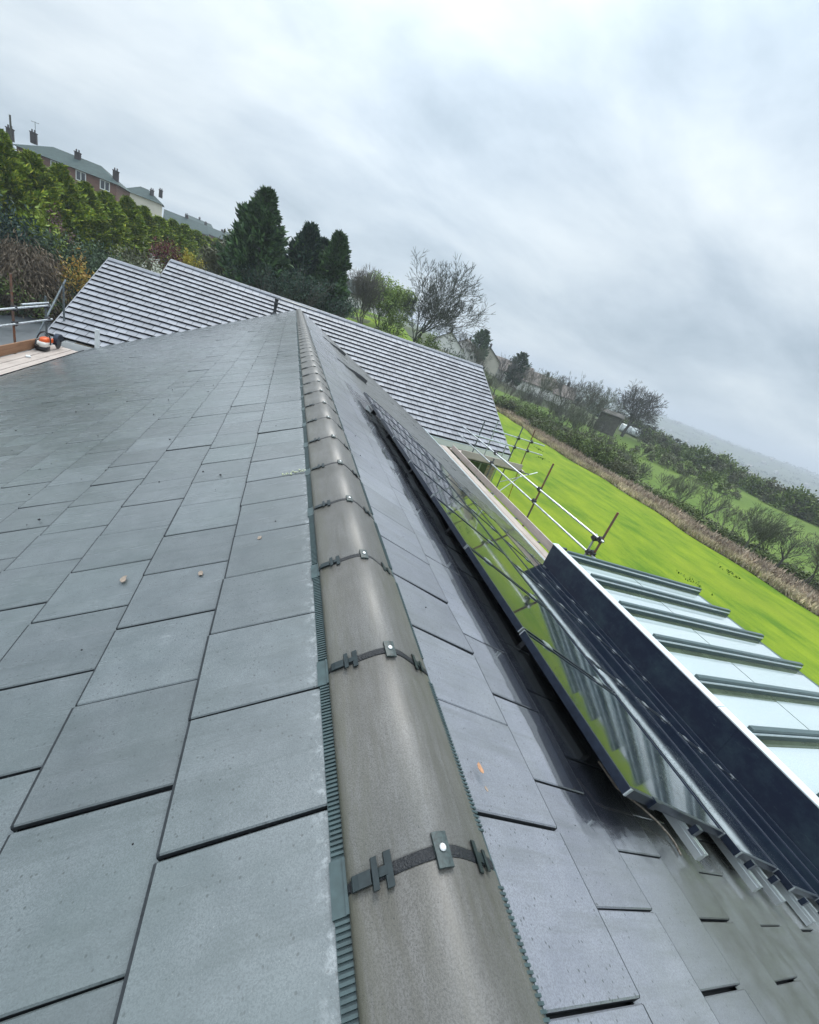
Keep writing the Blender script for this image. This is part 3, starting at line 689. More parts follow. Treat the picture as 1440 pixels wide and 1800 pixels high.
# ------------------------------------------------------------------ scaffolds
def coupler(t, p, m=None):
    mb = MB(); p = Vector(p); mb.box(p-Vector((.05, .055, .05)), p+Vector((.05, .055, .05)), Matrix.Rotation(.4, 3, 'X'))
    mb.tube(p+Vector((-.07, 0, .02)), p+Vector((.07, 0, .02)), .016, n=6); mb.tube(p+Vector((.03, -.08, -.03)), p+Vector((.03, .08, -.03)), .014, n=6); mb.build('coupler', m or MT_coupler, t)
def pole(t, name, a, b, m, r=.026):
    q = MB(); q.tube(a, b, r, n=12); return q.build(name, m, t, smooth=False)
# right eaves scaffold
t = thing("scaffold", "scaffold walkway along the right eaves with two handrails and rusty posts", "scaffold", (6.5, 10, -5.4)); SC = t
for i, xx in enumerate((5.62, 5.86, 6.10, 6.34)):
    q = MB(); q.box((xx-.112, 5.1+.1*(i % 2), -2.99+.002*i), (xx+.112, 10.2, -2.952+.002*i)); q.box((xx-.112, 10.21, -2.995+.002*i), (xx+.112, 15.3, -2.957+.002*i)); q.build("board", MT_board, t)
q = MB(); q.box((6.55, 4.95, -2.95), (6.588, 10.4, -2.73)); q.box((6.55, 10.41, -2.95), (6.588, 14.9, -2.74)); q.build("toe_board", MT_toep, t)
for y, zb, m_ in ((9.25, -1.19, MT_rust), (6.55, -1.28, MT_rust)): pole(t, "standard", (6.95, y, -5.4), (6.95, y-.02, zb), m_)
pole(t, "standard", (6.93, 6.72, -5.4), (6.93, 6.72, -1.96), MT_galv)
pole(t, "standard", (6.95, 12.2, -5.4), (6.95, 12.2, -2.2), MT_galvd)
pole(t, "handrail", (6.90, 6.42, -1.995), (6.90, 15.5, -2.01), MT_galv); pole(t, "handrail", (6.90, 6.38, -2.42), (6.90, 15.6, -2.37), MT_galv)
pole(t, "ledger", (6.93, 5.9, -3.05), (6.93, 15.2, -3.05), MT_galvd)
for y in (6.3, 8.0, 9.3, 11, 12.2, 14): pole(t, "transom", (5.5, y, -3.03), (7.0, y, -3.03), MT_galvd)
q = MB()
for y in (9.25, 6.55, 12.2):
    for z in (-2.0, -2.37): coupler(t, (6.92, y, z))
coupler(t, (6.92, 6.72, -2.06)); coupler(t, (6.92, 6.66, -2.42))
# cross-wing scaffold at its right end
t = thing("scaffold", "short scaffold bay at the right end of the cross wing with bare poles", "scaffold", (8.5, 14.7, -5.4))
q = MB(); q.box((6.7, 14.4, -3.0), (9.9, 14.64, -2.96)); q.box((6.7, 14.65, -3.002), (9.9, 14.9, -2.962)); q.box((6.6, 15.0, -3.0), (9.8, 15.24, -2.96)); q.build("board", MT_board, t)
q = MB(); q.box((6.75, 14.33, -2.96), (9.65, 14.37, -2.70)); q.build("toe_board", MT_toep, t)
for x, y, zb, m_ in ((7.29, 14.5, -1.42, MT_galvd), (7.84, 14.5, -1.28, MT_galv), (9.0, 14.5, -1.22, MT_galvd), (8.62, 14.5, -2.1, MT_galv)): pole(t, "standard", (x, y, -5.4), (x, y, zb), m_)
pole(t, "standard", (9.95, 14.6, -5.4), (9.70, 14.55, -3.1), MT_yellow, .022); pole(t, "standard", (9.70, 14.55, -3.1), (9.62, 14.55, -1.2), MT_rust, .022)
pole(t, "handrail", (7.7, 14.46, -1.66), (10.3, 14.46, -1.72), MT_galv); pole(t, "handrail", (7.0, 14.46, -2.03), (10.4, 14.46, -2.12), MT_galv)
pole(t, "ledger", (6.6, 14.46, -3.05), (10.2, 14.46, -3.05), MT_galvd)
pole(t, "brace", (9.0, 14.5, -3.7), (10.6, 14.5, -2.9), MT_galv, .02); pole(t, "brace", (8.2, 13.6, -4.3), (10.0, 14.6, -3.2), MT_galv, .02)
q = MB()
for x in (9.0, 9.65): coupler(t, (x, 14.48, -1.7)); coupler(t, (x, 14.48, -2.1))
coupler(t, (9.65, 14.4, -2.95))
# left eaves scaffold
t = thing("scaffold", "scaffold walkway along the left eaves with brown toe board and diagonal brace", "scaffold", (-6.5, 13, -5.3))
for i, xx in enumerate((-6.02, -6.26, -6.50, -6.74)):
    q = MB(); q.box((xx-.112, -2, -2.99+.002*i), (xx+.112, 13.6+.3*(i % 2), -2.952+.002*i)); q.box((xx-.112, 13.61+.3*(i % 2), -2.994+.002*i), (xx+.112, 15.42+.05*i, -2.956+.002*i)); q.build("board", MT_board, t)
q = MB(); q.box((-6.93, 2.0, -2.95), (-6.89, 15.25, -2.70)); q.build("toe_board", MT_toe, t)
pole(t, "standard", (-7.0, 13.85, -5.3), (-7.0, 13.85, -1.06), MT_rust); pole(t, "standard", (-7.0, 16.6, -5.3), (-7.0, 16.6, -1.28), MT_galvd); pole(t, "standard", (-7.0, 15.5, -5.3), (-7.0, 15.5, -1.62), MT_galvd)
pole(t, "standard", (-7.0, 10.5, -5.3), (-7.0, 10.5, -1.2), MT_rust)
pole(t, "handrail", (-6.94, 3, -1.88), (-6.94, 15.6, -1.86), MT_galv); pole(t, "handrail", (-6.94, 3, -2.23), (-6.94, 15.7, -2.25), MT_galv); pole(t, "handrail", (-6.98, 14.2, -1.80), (-6.98, 15.6, -1.80), MT_galv)
pole(t, "brace", (-7.06, 14.5, -3.2), (-7.06, 16.9, -1.2), MT_galvd)
for y in (4, 7, 10.5, 13.85, 15.5): pole(t, "transom", (-7.05, y, -3.03), (-5.8, y, -3.03), MT_galvd)
q = MB()
for y in (13.85, 15.5):
    for z in (-1.87, -2.24): coupler(t, (-6.97, y, z))
coupler(t, (-6.98, 16.6, -2.86)); coupler(t, (-6.9, 16.5, -2.75))

# disc cutter on the left boards
o = Vector((-6.72, 14.62, -2.948)); t = thing("disc_cutter", "orange and white petrol disc cutter with black handle on the scaffold boards", "disc cutter", o)
def ell(c, rx, ry, rz, n=12, k=7):
    rings = []
    for i in range(k+1):
        a = -math.pi/2+math.pi*(i+.02)/(k+.04); rr = math.copysign(abs(math.cos(a))**.55, 1); hh = math.copysign(abs(math.sin(a))**.55, math.sin(a))
        rings.append([Vector(c)+Vector((rx*rr*math.copysign(abs(math.cos(2*math.pi*j/n))**.6, math.cos(2*math.pi*j/n)), ry*rr*math.copysign(abs(math.sin(2*math.pi*j/n))**.6, math.sin(2*math.pi*j/n)), rz*hh)) for j in range(n)])
    return rings
q = MB(); q.loft(ell(o+Vector((.02, .05, .27)), .10, .17, .085)); q.build("top_cover", MT_orange, t, smooth=True)
q = MB(); q.loft(ell(o+Vector((.0, -.02, .17)), .14, .20, .085)); q.build("engine", MT_offw, t, smooth=True)
q = MB(); q.loft(ell(o+Vector((0.0, -.05, .075)), .15, .18, .075)); q.build("fuel_tank", MT_black, t, smooth=True)
q = MB(); q.path([o+Vector((.16*math.cos(a), .03+.08*math.sin(a), .22+.27*math.sin(a))) for a in [math.pi*k/12-.15 for k in range(14)]], .018, 8); q.build("front_handle", MT_black, t)
q = MB(); q.path([o+Vector((0, -.2, .34)), o+Vector((0, -.36, .32)), o+Vector((0, -.40, .22)), o+Vector((0, -.24, .14))], .02, 8); q.build("rear_handle", MT_black, t)
q = MB(); q.box(o+Vector((.06, .1, .20)), o+Vector((.12, .52, .30))); q.build("cutting_arm", MT_orange, t)
q = MB(); q.lathe(o+Vector((.14, .52, .21)), [(.205, 0), (.205, .004)], 28, 'X'); q.build("cutting_disc", MT_coupler, t)
q = MB(); rings = []
for x in (.10, .20):
    rings.append([o+Vector((x, .52, .21))+Vector((0, .23*math.cos(a), .23*math.sin(a))) for a in [.1+math.pi*1.05*k/12 for k in range(13)]]+[o+Vector((x, .52, .21))+Vector((0, .06*math.cos(a), .06*math.sin(a))) for a in [.1+math.pi*1.05*k/12 for k in range(12, -1, -1)]])
q.loft(rings); q.build("disc_guard", MT_frame, t)
# small paper scrap on the boards
q = MB(); q.box((-6.62, 13.45, -2.945), (-6.52, 13.55, -2.90), Matrix.Rotation(.5, 3, 'Z')); tag(q.build("paper_cup", MT_white, bevel=.01), "small white scrap lying on the left scaffold boards", "scrap")

# ------------------------------------------------------------------ leaves, dabs and grit on the tiles
def flake(name, s, y, sx, r, m, lab, cat, lift=.024):
    v2 = vr if sx > 0 else v_; n2 = nr if sx > 0 else n_; o = v2*s+U*y+n2*lift
    q = MB(); N = 11; ring = []
    for k in range(N):
        a = 2*math.pi*k/N; rr = r*(.55+.6*random.random()); ring.append(o+U*(rr*math.cos(a)*1.3)+v2*(rr*math.sin(a)*.75)+n2*(.03*r*random.random()))
    q.loft([[p for p in ring], [p+n2*.0012 for p in ring]]); return tag(q.build(name, m), lab, cat)
flake("fallen_leaf", .205, .525, 1, .012, MT_leafdry, "curled brown leaf on the tiles right of the ridge", "leaf")
flake("leaf_scrap", .195, .475, 1, .007, MT_leafpale, "tiny pale leaf scrap below the curled brown leaf", "leaf")
flake("crushed_leaf", .949, 1.536, -1, .018, MT_leafpale, "pale crushed leaf on the second course of the left slope", "leaf", .016)
flake("crushed_leaf", .64, 1.456, -1, .016, MT_leafpale, "smaller crushed leaf nearer the ridge on the left slope", "leaf", .012)
flake("crushed_leaf", .42, 1.62, -1, .012, MT_leafpale, "small leaf fragment on the tile course beside the ridge", "leaf", .018)
for i in range(1):
    q = MB()
    for k in range(26):
        o = v_*(.215+.13*k/26+random.gauss(0, .004))+U*(2.29+random.gauss(0, .016))+n_*(.012)
        q.lathe(o, [(.007*random.uniform(.4, 1.2), 0), (.003, .003)], 6)
    tag(q.build("mortar_crumbs", MT_moss), "line of pale green mortar crumbs on a tile joint beside the ridge", "crumbs")
q = MB()
for k in range(110):
    sx = -1 if random.random() < .8 else 1; v2 = vr if sx > 0 else v_; n2 = nr if sx > 0 else n_
    s = random.uniform(.25, 3.2); y = random.uniform(.4, 6.5)
    if sx > 0: s = random.uniform(.2, .8)
    o = v2*s+U*y+n2*.014; r_ = random.choice((.0015, .002, .002, .003, .0045))*(1 if y < 2 else 1.4)
    q.lathe(o, [(r_, 0), (r_*1.1, r_*.7), (r_*.4, r_*1.3)], 5)
tag(q.build("grit", MT_deck), kind='stuff')

# ------------------------------------------------------------------ vegetation builders
def cards(pos, dirs, L, Wd, m, name, parent, twist=None):
    """many small bent leaf sprays: pos, dirs (n,3), lengths, widths"""
    n = len(pos); dirs = dirs/(np.linalg.norm(dirs, axis=1, keepdims=True)+1e-9)
    rv = rng.normal(size=(n, 3)); side = np.cross(dirs, rv); side /= (np.linalg.norm(side, axis=1, keepdims=True)+1e-9)
    L = np.broadcast_to(L, (n,))[:, None]; Wd = np.broadcast_to(Wd, (n,))[:, None]
    a = pos-side*Wd*.25; b = pos+side*Wd*.25; mid = pos+dirs*L*.55; up = np.cross(side, dirs)*L*.12
    c = mid+side*Wd*.5+up; d = mid-side*Wd*.5+up; e = pos+dirs*L
    V = np.stack([a, b, c, e, d], 1).reshape(-1, 3)-np.array(origin_of(parent))
    me = bpy.data.meshes.new(name); me.vertices.add(len(V)); me.vertices.foreach_set('co', V.ravel())
    me.loops.add(n*5); me.loops.foreach_set('vertex_index', np.arange(n*5, dtype=np.int32))
    me.polygons.add(n); me.polygons.foreach_set('loop_start', np.arange(0, n*5, 5, dtype=np.int32)); 
    me.update(calc_edges=True); me.materials.append(m)
    return link(name, me, parent)
def rand_dir(n):
    d = rng.normal(size=(n, 3)); return d/np.linalg.norm(d, axis=1, keepdims=True)
def conifer(name, lab, cat, H, Rr, m, shape='cone', nb=150, per=26, size=.26, group=None, loc=(0, 0, 0), top=None, low=.03):
    t = thing(name, lab, cat, loc, group); o = np.array(loc); P = []; D = []
    for i in range(nb):
        h = low+(1-low)*(i/nb)**.85; a = i*2.39996+rng.normal()*.35
        if shape == 'cone': R0 = Rr*(1-h)**.75*(.75+.25*rng.random())
        elif shape == 'col': R0 = Rr*(1-h**2.5)*(.72+.3*rng.random())*(.8+.2*min(1, h*5))
        else: R0 = Rr*math.sqrt(max(0, 1-(2*h-1)**2))*(.75+.3*rng.random())
        rr = R0*(.70+.62*rng.random()**2.4); c = np.array([rr*math.cos(a), rr*math.sin(a), h*H])
        out = np.array([math.cos(a), math.sin(a), .55+.5*h])
        k = per; s = np.array([.34, .34, .26])*max(.35, R0/Rr)*Rr*.55
        q = c+rng.normal(size=(k, 3))*s*.55-out*(rng.random((k, 1))*R0*.35)
        P.append(q); D.append(np.tile(out, (k, 1))*.8+rng.normal(size=(k, 3))*.45)
    P = np.concatenate(P); P[:, 2] = np.maximum(P[:, 2], .02); D = np.concatenate(D)
    cr = cards(P+o, D, size*rng.uniform(.6, 1.35, len(P)), size*.36, m, "crown", t)
    if top is not None:
        k = rng.random(len(P)) < .30; r1 = np.hypot(P[:, 0], P[:, 1]); Q = P[k]*np.array([1.06, 1.06, 1.01])
        cards(Q+o, D[k], size*.8*rng.uniform(.6, 1.3, k.sum()), size*.26, top, "tips", cr)
    q = MB(); q.tube(o, o+np.array([0, 0, H*.85]), max(.08, Rr*.12), .02, 7); q.build("trunk", M_bark2, t)
    return t
def shrub(name, lab, cat, loc, rx, ry, H, m, n=1500, size=.16, group=None, droop=0, stemm=None, up=.5):
    t = thing(name, lab, cat, loc, group); o = np.array(loc); nc = max(12, n//30); P = []; D = []
    for i in range(nc):
        d = rand_dir(1)[0]; d[2] = abs(d[2]); f = .72+.33*rng.random()
        c = np.array([d[0]*rx*f, d[1]*ry*f, H*(.12+.85*d[2]*f)]); k = n//nc
        P.append(c+rng.normal(size=(k, 3))*np.array([rx, ry, H])*.11)
        D.append(np.tile(np.array([d[0], d[1], up-droop]), (k, 1))+rng.normal(size=(k, 3))*.5)
    P = np.concatenate(P); P[:, 2] = np.maximum(P[:, 2], .03); D = np.concatenate(D)
    cards(P+o, D, size*rng.uniform(.6, 1.4, len(P)), size*(.5 if not droop else .16), m, "foliage", t)
    q = MB()
    for k in range(7):
        a = random.uniform(0, 6.28); q.tube(o, o+np.array([math.cos(a)*rx*.6, math.sin(a)*ry*.6, H*.72]), .035, .012, 5)
    q.build("stem", stemm or M_bark2, t)
    return t
def branch_tree(name, lab, cat, loc, H, seed, m, spread=.5, stems=1, depth=5, thick=.16, group=None, twig=.016, bushy=1.0, leaf=None, lift=.12, lsize=.14):
    rd = random.Random(seed); t = thing(name, lab, cat, loc, group); mb = MB(); tw = MB(); tips = []
    def grow(p, d, L, r, lev):
        seg = 3 if lev < 3 else 2; q = p
        for s in range(seg):
            d2 = (d+Vector((rd.gauss(0, .13), rd.gauss(0, .13), rd.gauss(0, .08)+lift*.4))).normalized(); e = q+d2*(L/seg); r2 = r*(.84 if s < seg-1 else .72)
            (mb if lev < 3 else tw).tube(q, e, r, max(r2, twig*.6), 6 if lev < 2 else 3, cap=False); q = e; r = r2; d = d2
            if lev < depth and s >= (1 if lev == 0 else 0):
                for k in range(1 if lev > 1 else 2):
                    if rd.random() < (.85 if lev < 3 else .42)*bushy:
                        ax = d.orthogonal().normalized(); ax.rotate(Matrix.Rotation(rd.uniform(0, 6.28), 3, d)); nd_ = d.copy(); nd_.rotate(Matrix.Rotation(rd.uniform(.45, .95)*(spread/.5), 3, ax))
                        grow(q, (nd_+Vector((0, 0, lift))).normalized(), L*rd.uniform(.55, .78), max(r*.58, twig), lev+1)
        if lev >= depth: tips.append(q); return
        for k in range(2):
            ax = d.orthogonal().normalized(); ax.rotate(Matrix.Rotation(rd.uniform(0, 6.28), 3, d)); nd_ = d.copy(); nd_.rotate(Matrix.Rotation(rd.uniform(.2, .6)*(spread/.5), 3, ax))
            grow(q, (nd_+Vector((0, 0, lift))).normalized(), L*rd.uniform(.6, .82), max(r*.8, twig), lev+1)
    for s in range(stems):
        a = rd.uniform(0, 6.28); st_ = .0 if stems == 1 else rd.uniform(.15, .5)
        grow(Vector(loc)+Vector((math.cos(a)*.15*(stems > 1), math.sin(a)*.15*(stems > 1), -.1)), Vector((math.cos(a)*st_, math.sin(a)*st_, 1)).normalized(), H*rd.uniform(.27, .33), thick/(1 if stems == 1 else 1.8), 0)
    mb.build("trunk", m, t)
    if tw.v: tw.build("twigs", m, t)
    if leaf and tips:
        T = np.array([list(p) for p in tips]); T = np.repeat(T, 4, 0)+rng.normal(size=(len(tips)*4, 3))*.16
        cards(T, rand_dir(len(T)), lsize, lsize*.6, leaf, "leaves", t)
    return t
def place(proto, loc, rz=0, sc=1.0, lab=None):
    c = copy_tree(proto); c.location = loc; c.rotation_euler = (0, 0, rz); c.scale = (sc, sc, sc) if not isinstance(sc, tuple) else sc
    if lab: c['label'] = lab
    return c
def polar(az, d): return d*math.sin(R(az))+CAM.x, d*math.cos(R(az))

# --- left garden: tall golden cypress hedge
GH = "golden cypress trees grown into one hedge"
LH = "tall golden green cypress grown into the long hedge above the garden"
protos = [conifer("hedge_cypress", LH, "hedge tree", 4.6, 1.55, L_hedge, 'col', 190, 44, .27, GH, top=L_hedge_top) for k in range(3)]
HP_ = [(-31.5, 36.5), (-29.5, 37.3), (-27.4, 38.2), (-25.5, 39.2), (-23.5, 40.5), (-21.6, 42.2), (-19.8, 44.2), (-18.2, 46.4), (-16.6, 48.9), (-15.2, 51.6), (-13.9, 54.6), (-12.7, 58), (-11.6, 62), (-10.5, 66.5), (-9.5, 71.5), (-8.6, 76)]
for i, (az, d) in enumerate(HP_):
    x, y = polar(az, d); loc = (x, y, zt(x, y)-.1); ztop = float(np.interp(az, [-32, -25.5, -23.5, -19.8, -17.7, -13, -9], [3.65, 3.3, 2.78, 2.68, 2.62, 2.8, 3.1]))+.12*math.sin(i*1.7)+random.gauss(0, .07)
    s = (ztop-loc[2])/4.6
    if i < 3: protos[i].location = loc; protos[i].rotation_euler = (0, 0, random.uniform(0, 6)); protos[i].scale = (1.05, 1.05, s)
    else: place(protos[i % 3], loc, random.uniform(0, 6.28), (1.1+d*.004, 1.1+d*.004, s))
def at(az, el, d):
    x, y = polar(az, d); return Vector((x, y, CAM.z+d*math.tan(R(el))))
def gpt(az, d):
    x, y = polar(az, d); return Vector((x, y, zt(x, y)-.03))
# shrubs on the bank (azimuth, distance)
def put_shrub(az, d, el_top, w, m, name, lab, n=1500, size=.18, droop=0, cat="shrub", **k):
    g = gpt(az, d); top = CAM.z+d*math.tan(R(el_top)); H = max(.5, top-g.z)
    return shrub(name, lab, cat, tuple(g), w, w, H, m, n, size, droop=droop, **k)
put_shrub(-25.4, 34.5, -1.9, 1.9, L_yew, "dark_yew", "rounded blue green yew bush at the left edge of the garden", 3200, .20, cat="bush")
put_shrub(-24.3, 31.2, -4.4, 1.9, L_brown, "weeping_shrub", "wide brown weeping shrub with bare hanging twigs", 12000, .26, droop=1.6, up=.5)
put_shrub(-23.2, 36.5, -.9, 1.1, L_bright, "golden_conifer_shrub", "bright gold green feathery shrub in front of the dark hedge base", 1500, .26, cat="shrub")
put_shrub(-21.7, 38.2, -.9, .9, L_pink, "dusky_shrub", "dull pink leafless shrub behind the dark bushes", 900, .14)
put_shrub(-21.4, 34.2, -2.9, 2.2, L_lau, "dark_laurel", "broad dark evergreen shrub above the amber bush", 3000, .18)
put_shrub(-18.9, 35.6, -2.6, 1.7, L_lau, "dark_laurel", "mid green evergreen shrub just above the lower ridge of the wing", 2200, .17)
put_shrub(-20.6, 31.0, -4.5, 1.05, L_orange, "amber_shrub", "amber and yellow leaved bush beside the end of the wing roof", 1500, .15)
put_shrub(-21.4, 30.8, -6.0, .9, L_lau, "low_evergreen", "low dark green plant under the amber bush", 900, .13)
put_shrub(-15.6, 36.5, -2.0, 1.6, L_olive, "feathery_shrub", "grey green feathery shrub behind the step in the wing ridge", 2200, .20)
put_shrub(-14.1, 33.0, -2.2, .75, L_white, "blossom_shrub", "white flowering shrub in the step of the wing ridge", 800, .11)
put_shrub(-13.1, 42.5, -.1, 1.35, L_red, "wine_red_shrub", "wine red leafless shrub under the golden hedge", 1800, .16)
put_shrub(-10.7, 42.0, -.2, 1.2, L_yel, "forsythia", "loose yellow flowering bush behind the wing ridge", 1300, .14)
conifer("upright_conifer", "slim upright yellow green conifer standing in front of the hedge", "conifer", 2.9, .75, L_bright, 'cone', 90, 26, .2, None, tuple(gpt(-17.4, 38.5)))
put_shrub(-7.2, 44, 1.75, 2.3, L_olive, "olive_bush", "large grey olive twiggy bush left of the dark conifers", 3600, .30, cat="bush")
put_shrub(-25.2, 29.8, -7.4, 1.4, L_scrub, "low_hebe", "low mossy green mound on top of the garden wall", 1200, .14)
put_shrub(-22.8, 29.9, -8.0, 1.2, L_lau, "ground_shrub", "small leafy shrub spilling over the garden wall", 900, .13)
for k in range(7):
    az = -26+2.0*k
    put_shrub(az+random.uniform(-.5, .5), random.uniform(32.4, 33.8), -5.6+random.uniform(-.5, .4), .9, L_scrub if k % 2 else L_lau, "bank_plant", "low green plant on the garden bank below the hedge", 600, .12, cat="plant", group="low plants on the garden bank")
# garden retaining wall
q = MB(); pr = None
for k in range(14):
    az = -31+k*1.55; d = 30.2+.03*k; x, y = polar(az, d); zb = zt(x, y)
    pt = Vector((x, y, zb)); dr = Vector((math.sin(R(az)), math.cos(R(az)), 0))
    cur = [pt+Vector((0, 0, -.4)), pt+dr*.32+Vector((0, 0, -.4)), pt+dr*.32+Vector((0, 0, .62)), pt+Vector((0, 0, .62))]
    if k == 0: rings = []
    rings.append(cur)
q.loft(rings); tag(q.build("garden_wall", MT_lead), "low pale stone retaining wall at the back of the drive", "garden wall")

# --- dark conifers behind the wing
DC = "dark conifers behind the cross wing"
for az, d, el, Rr, m_, lab in ((-4.3, 41, 7.6, 2.7, L_dark2, "tallest dark green conifer with a broad ragged crown behind the wing"), (.7, 43, 6.15, 2.0, L_dark, "blue black conifer in the middle of the dark group"), (4.0, 42, 6.45, 1.6, L_dark2, "dark green conifer with a blunt top at the right of the dark group"), (2.3, 45, 5.3, 1.7, L_dark, "low dark conifer tucked behind the two right hand conifers")):
    g = gpt(az, d); H = CAM.z+d*math.tan(R(el))-g.z
    conifer("dark_conifer", lab, "conifer", H, Rr, m_, 'col', 210, 60, .58, DC, tuple(g), top=L_dtip)
for i, (az, d, el, w) in enumerate(((-3.4, 38.5, 2.9, 1.5), (-1.0, 38.5, 2.4, 1.3), (1.8, 39, 2.6, 1.5), (4.9, 39, 1.6, 1.2))):
    g = gpt(az, d); branch_tree("bare_thicket", ["purple grey bare thicket under the tallest conifer", "low dark bare thicket between the first two conifers", "grey green upright bare thicket before the middle conifer", "small dark bare bush at the foot of the right conifer"][i], "bush", tuple(g), (CAM.z+d*math.tan(R(el))-g.z), 40+i, (M_bark, M_bark3, M_bark, M_bark2)[i], .34, 5, 4, .06, None, .012, .42, leaf=L_dark, lsize=.13)
# --- bare trees behind the wing
g = gpt(16.0, 52); branch_tree("bare_tree", "large bare tree with a wide rounded crown behind the wing ridge", "tree", tuple(g), (CAM.z+52*math.tan(R(8.2))-g.z)*1.10, 5, M_bark4, .60, 2, 6, .36, None, .021, .72, lift=.09)
g = gpt(8.9, 50); branch_tree("bare_sapling", "slim bare multi stemmed tree left of the lime green tree", "tree", tuple(g), CAM.z+50*math.tan(R(5.2))-g.z, 11, M_bark, .34, 4, 5, .16, None, .013, .8)
g = gpt(11.6, 54); branch_tree("leafing_tree", "lime green tree just coming into leaf behind the wing", "tree", tuple(g), CAM.z+54*math.tan(R(5.4))-g.z, 12, M_bark3, .40, 3, 5, .16, None, .013, .8, leaf=L_lime, lsize=.20)
put_shrub(12.6, 46, 1.6, 1.4, L_scrub, "green_bush", "fresh green bush at the foot of the lime green tree", 2200, .2, cat="bush")
put_shrub(17.5, 46, .2, 1.5, L_scrub, "twiggy_bush", "twiggy green bush at the foot of the large bare tree", 1800, .22, cat="bush")
put_shrub(20.6, 56, -.9, 2.2, L_lau, "evergreen_hedge", "dark clipped evergreen hedge in front of the white houses", 2600, .2, cat="hedge")
put_shrub(22.6, 57, -1.3, 2.0, L_lau, "evergreen_hedge", "dark evergreen clump at the corner of the wing ridge", 2200, .2, cat="hedge")
# --- hedgerow along the lawn: bare small trees over scrub
HG = "bare hedgerow trees beyond the lawn"; HL = "bare brown hedgerow tree in the line beyond the lawn"
hp = [branch_tree("hedgerow_tree", HL, "tree", (0, 0, 0), 5.0, 60+k, (M_bark, M_bark3, M_bark2)[k], .5, (2, 3, 1)[k], 5, .13, HG, .011, .62, lift=.14) for k in range(3)]
hs = [(24.6, 80, 4.9), (26.2, 74, 4.4), (27.8, 78, 5.2), (29.4, 72, 4.6), (31.0, 74, 5.0), (32.6, 68, 4.6), (34.0, 70, 5.6), (35.6, 66, 5.4), (37.0, 60, 5.0), (38.2, 66, 6.4), (39.8, 60, 5.8), (41.4, 62, 5.2), (43.2, 54, 3.6),
      (46.0, 50, 2.8), (48.6, 47, 2.9), (51.4, 44.5, 3.3), (54.0, 42, 3.6), (56.6, 40, 3.9), (59.2, 38.2, 3.6), (61.8, 36.6, 4.2), (64.4, 35.6, 3.8), (67.0, 34.6, 4.1), (69.8, 33.8, 4.3), (72.5, 33.3, 4.2), (22.6, 84, 5.4), (63, 38.5, 3.6)]
for i, (az, d, H) in enumerate(hs):
    g = gpt(az, d); p = hp[i % 3]
    if i < 3: p.location = g; p.rotation_euler = (0, 0, i*2.); p.scale = (H/5,)*3
    else: place(p, g, random.uniform(0, 6.28), H/5*random.uniform(.92, 1.08))
SG = "scrub bushes under the hedgerow"; SLb = "leafy green scrub bush in the hedgerow beyond the lawn"
sp0 = [shrub("scrub_bush", SLb, "bush", (0, 0, 0), 1.7, 1.7, 1.8, (L_scrub, L_olive, L_scrub)[k], 1300, .2, SG) for k in range(3)]
k = 0
for az in np.arange(25, 47, .8):
    for rr in (0, 1):
        d = {0: 66-(az-25)*.55, 1: 60-(az-25)*.62}[rr]+random.uniform(-1.5, 1.5)
        az_ = az+random.uniform(-.4, .4); g = gpt(az_, d); s = random.uniform(.8, 1.35)
        if az_ > 33 and rr == 1 and LEDGE(g.y) > g.x-1.6: g = gpt(az_, d+6)
        if LEDGE(g.y) > g.x-1.6: continue
        if k < 3: sp0[k].location = g
        else: place(sp0[k % 3], g, random.uniform(0, 6), s)
        k += 1
for az in np.arange(47, 74, 1.35):
    d = (31.5+random.uniform(.6, 3.0))/math.sin(R(az)); g = gpt(az, d); place(sp0[k % 3], g, random.uniform(0, 6), (1, 1, random.uniform(.38, .6))); k += 1
# dead brown grass and bramble strip along the lawn edge
def blades(name, n, xf, y0, y1, L, Wd, m, lean=.35):
    y = rng.uniform(y0, y1, n); x = np.array([xf(a) for a in y]); P = np.stack([x, y, [zt(a, b) for a, b in zip(x, y)]], 1)
    D = np.stack([rng.normal(size=n)*lean, rng.normal(size=n)*lean, np.ones(n)], 1)
    return tag(cards(P, D, L*rng.uniform(.5, 1.3, n), Wd, m, name, None), kind='stuff')
L_dead = leaf_mat("dead_grass", (.45, .38, .24), (.68, .58, .40))
L_dead2 = leaf_mat("dead_bramble", (.38, .29, .21), (.60, .50, .38))
blades("dead_grass", 15000, lambda y: LEDGE(y)+.1+abs(rng.normal())*.9, 6, 62, .42, .07, L_dead)
blades("bramble", 16000, lambda y: LEDGE(y)+1.3+abs(rng.normal())*1.3, 6, 66, .6, .06, L_dead2, .6)
L_weed = leaf_mat("dark_weeds", (.06, .14, .01), (.10, .19, .015))
def clump(n):
    cs = [(rng.uniform(9, 27), rng.uniform(6, 40)) for _ in range(n)]
    P = np.concatenate([np.stack([rng.normal(x, .22, 26), rng.normal(y, .35, 26)], 1) for x, y in cs])
    P = np.concatenate([P, np.array([[zt(a, b)] for a, b in P])], 1); D = rng.normal(size=P.shape)*.6; D[:, 2] = 1
    tag(cards(P, D, .13, .06, L_weed, "weeds", None), kind='stuff')
clump(6)
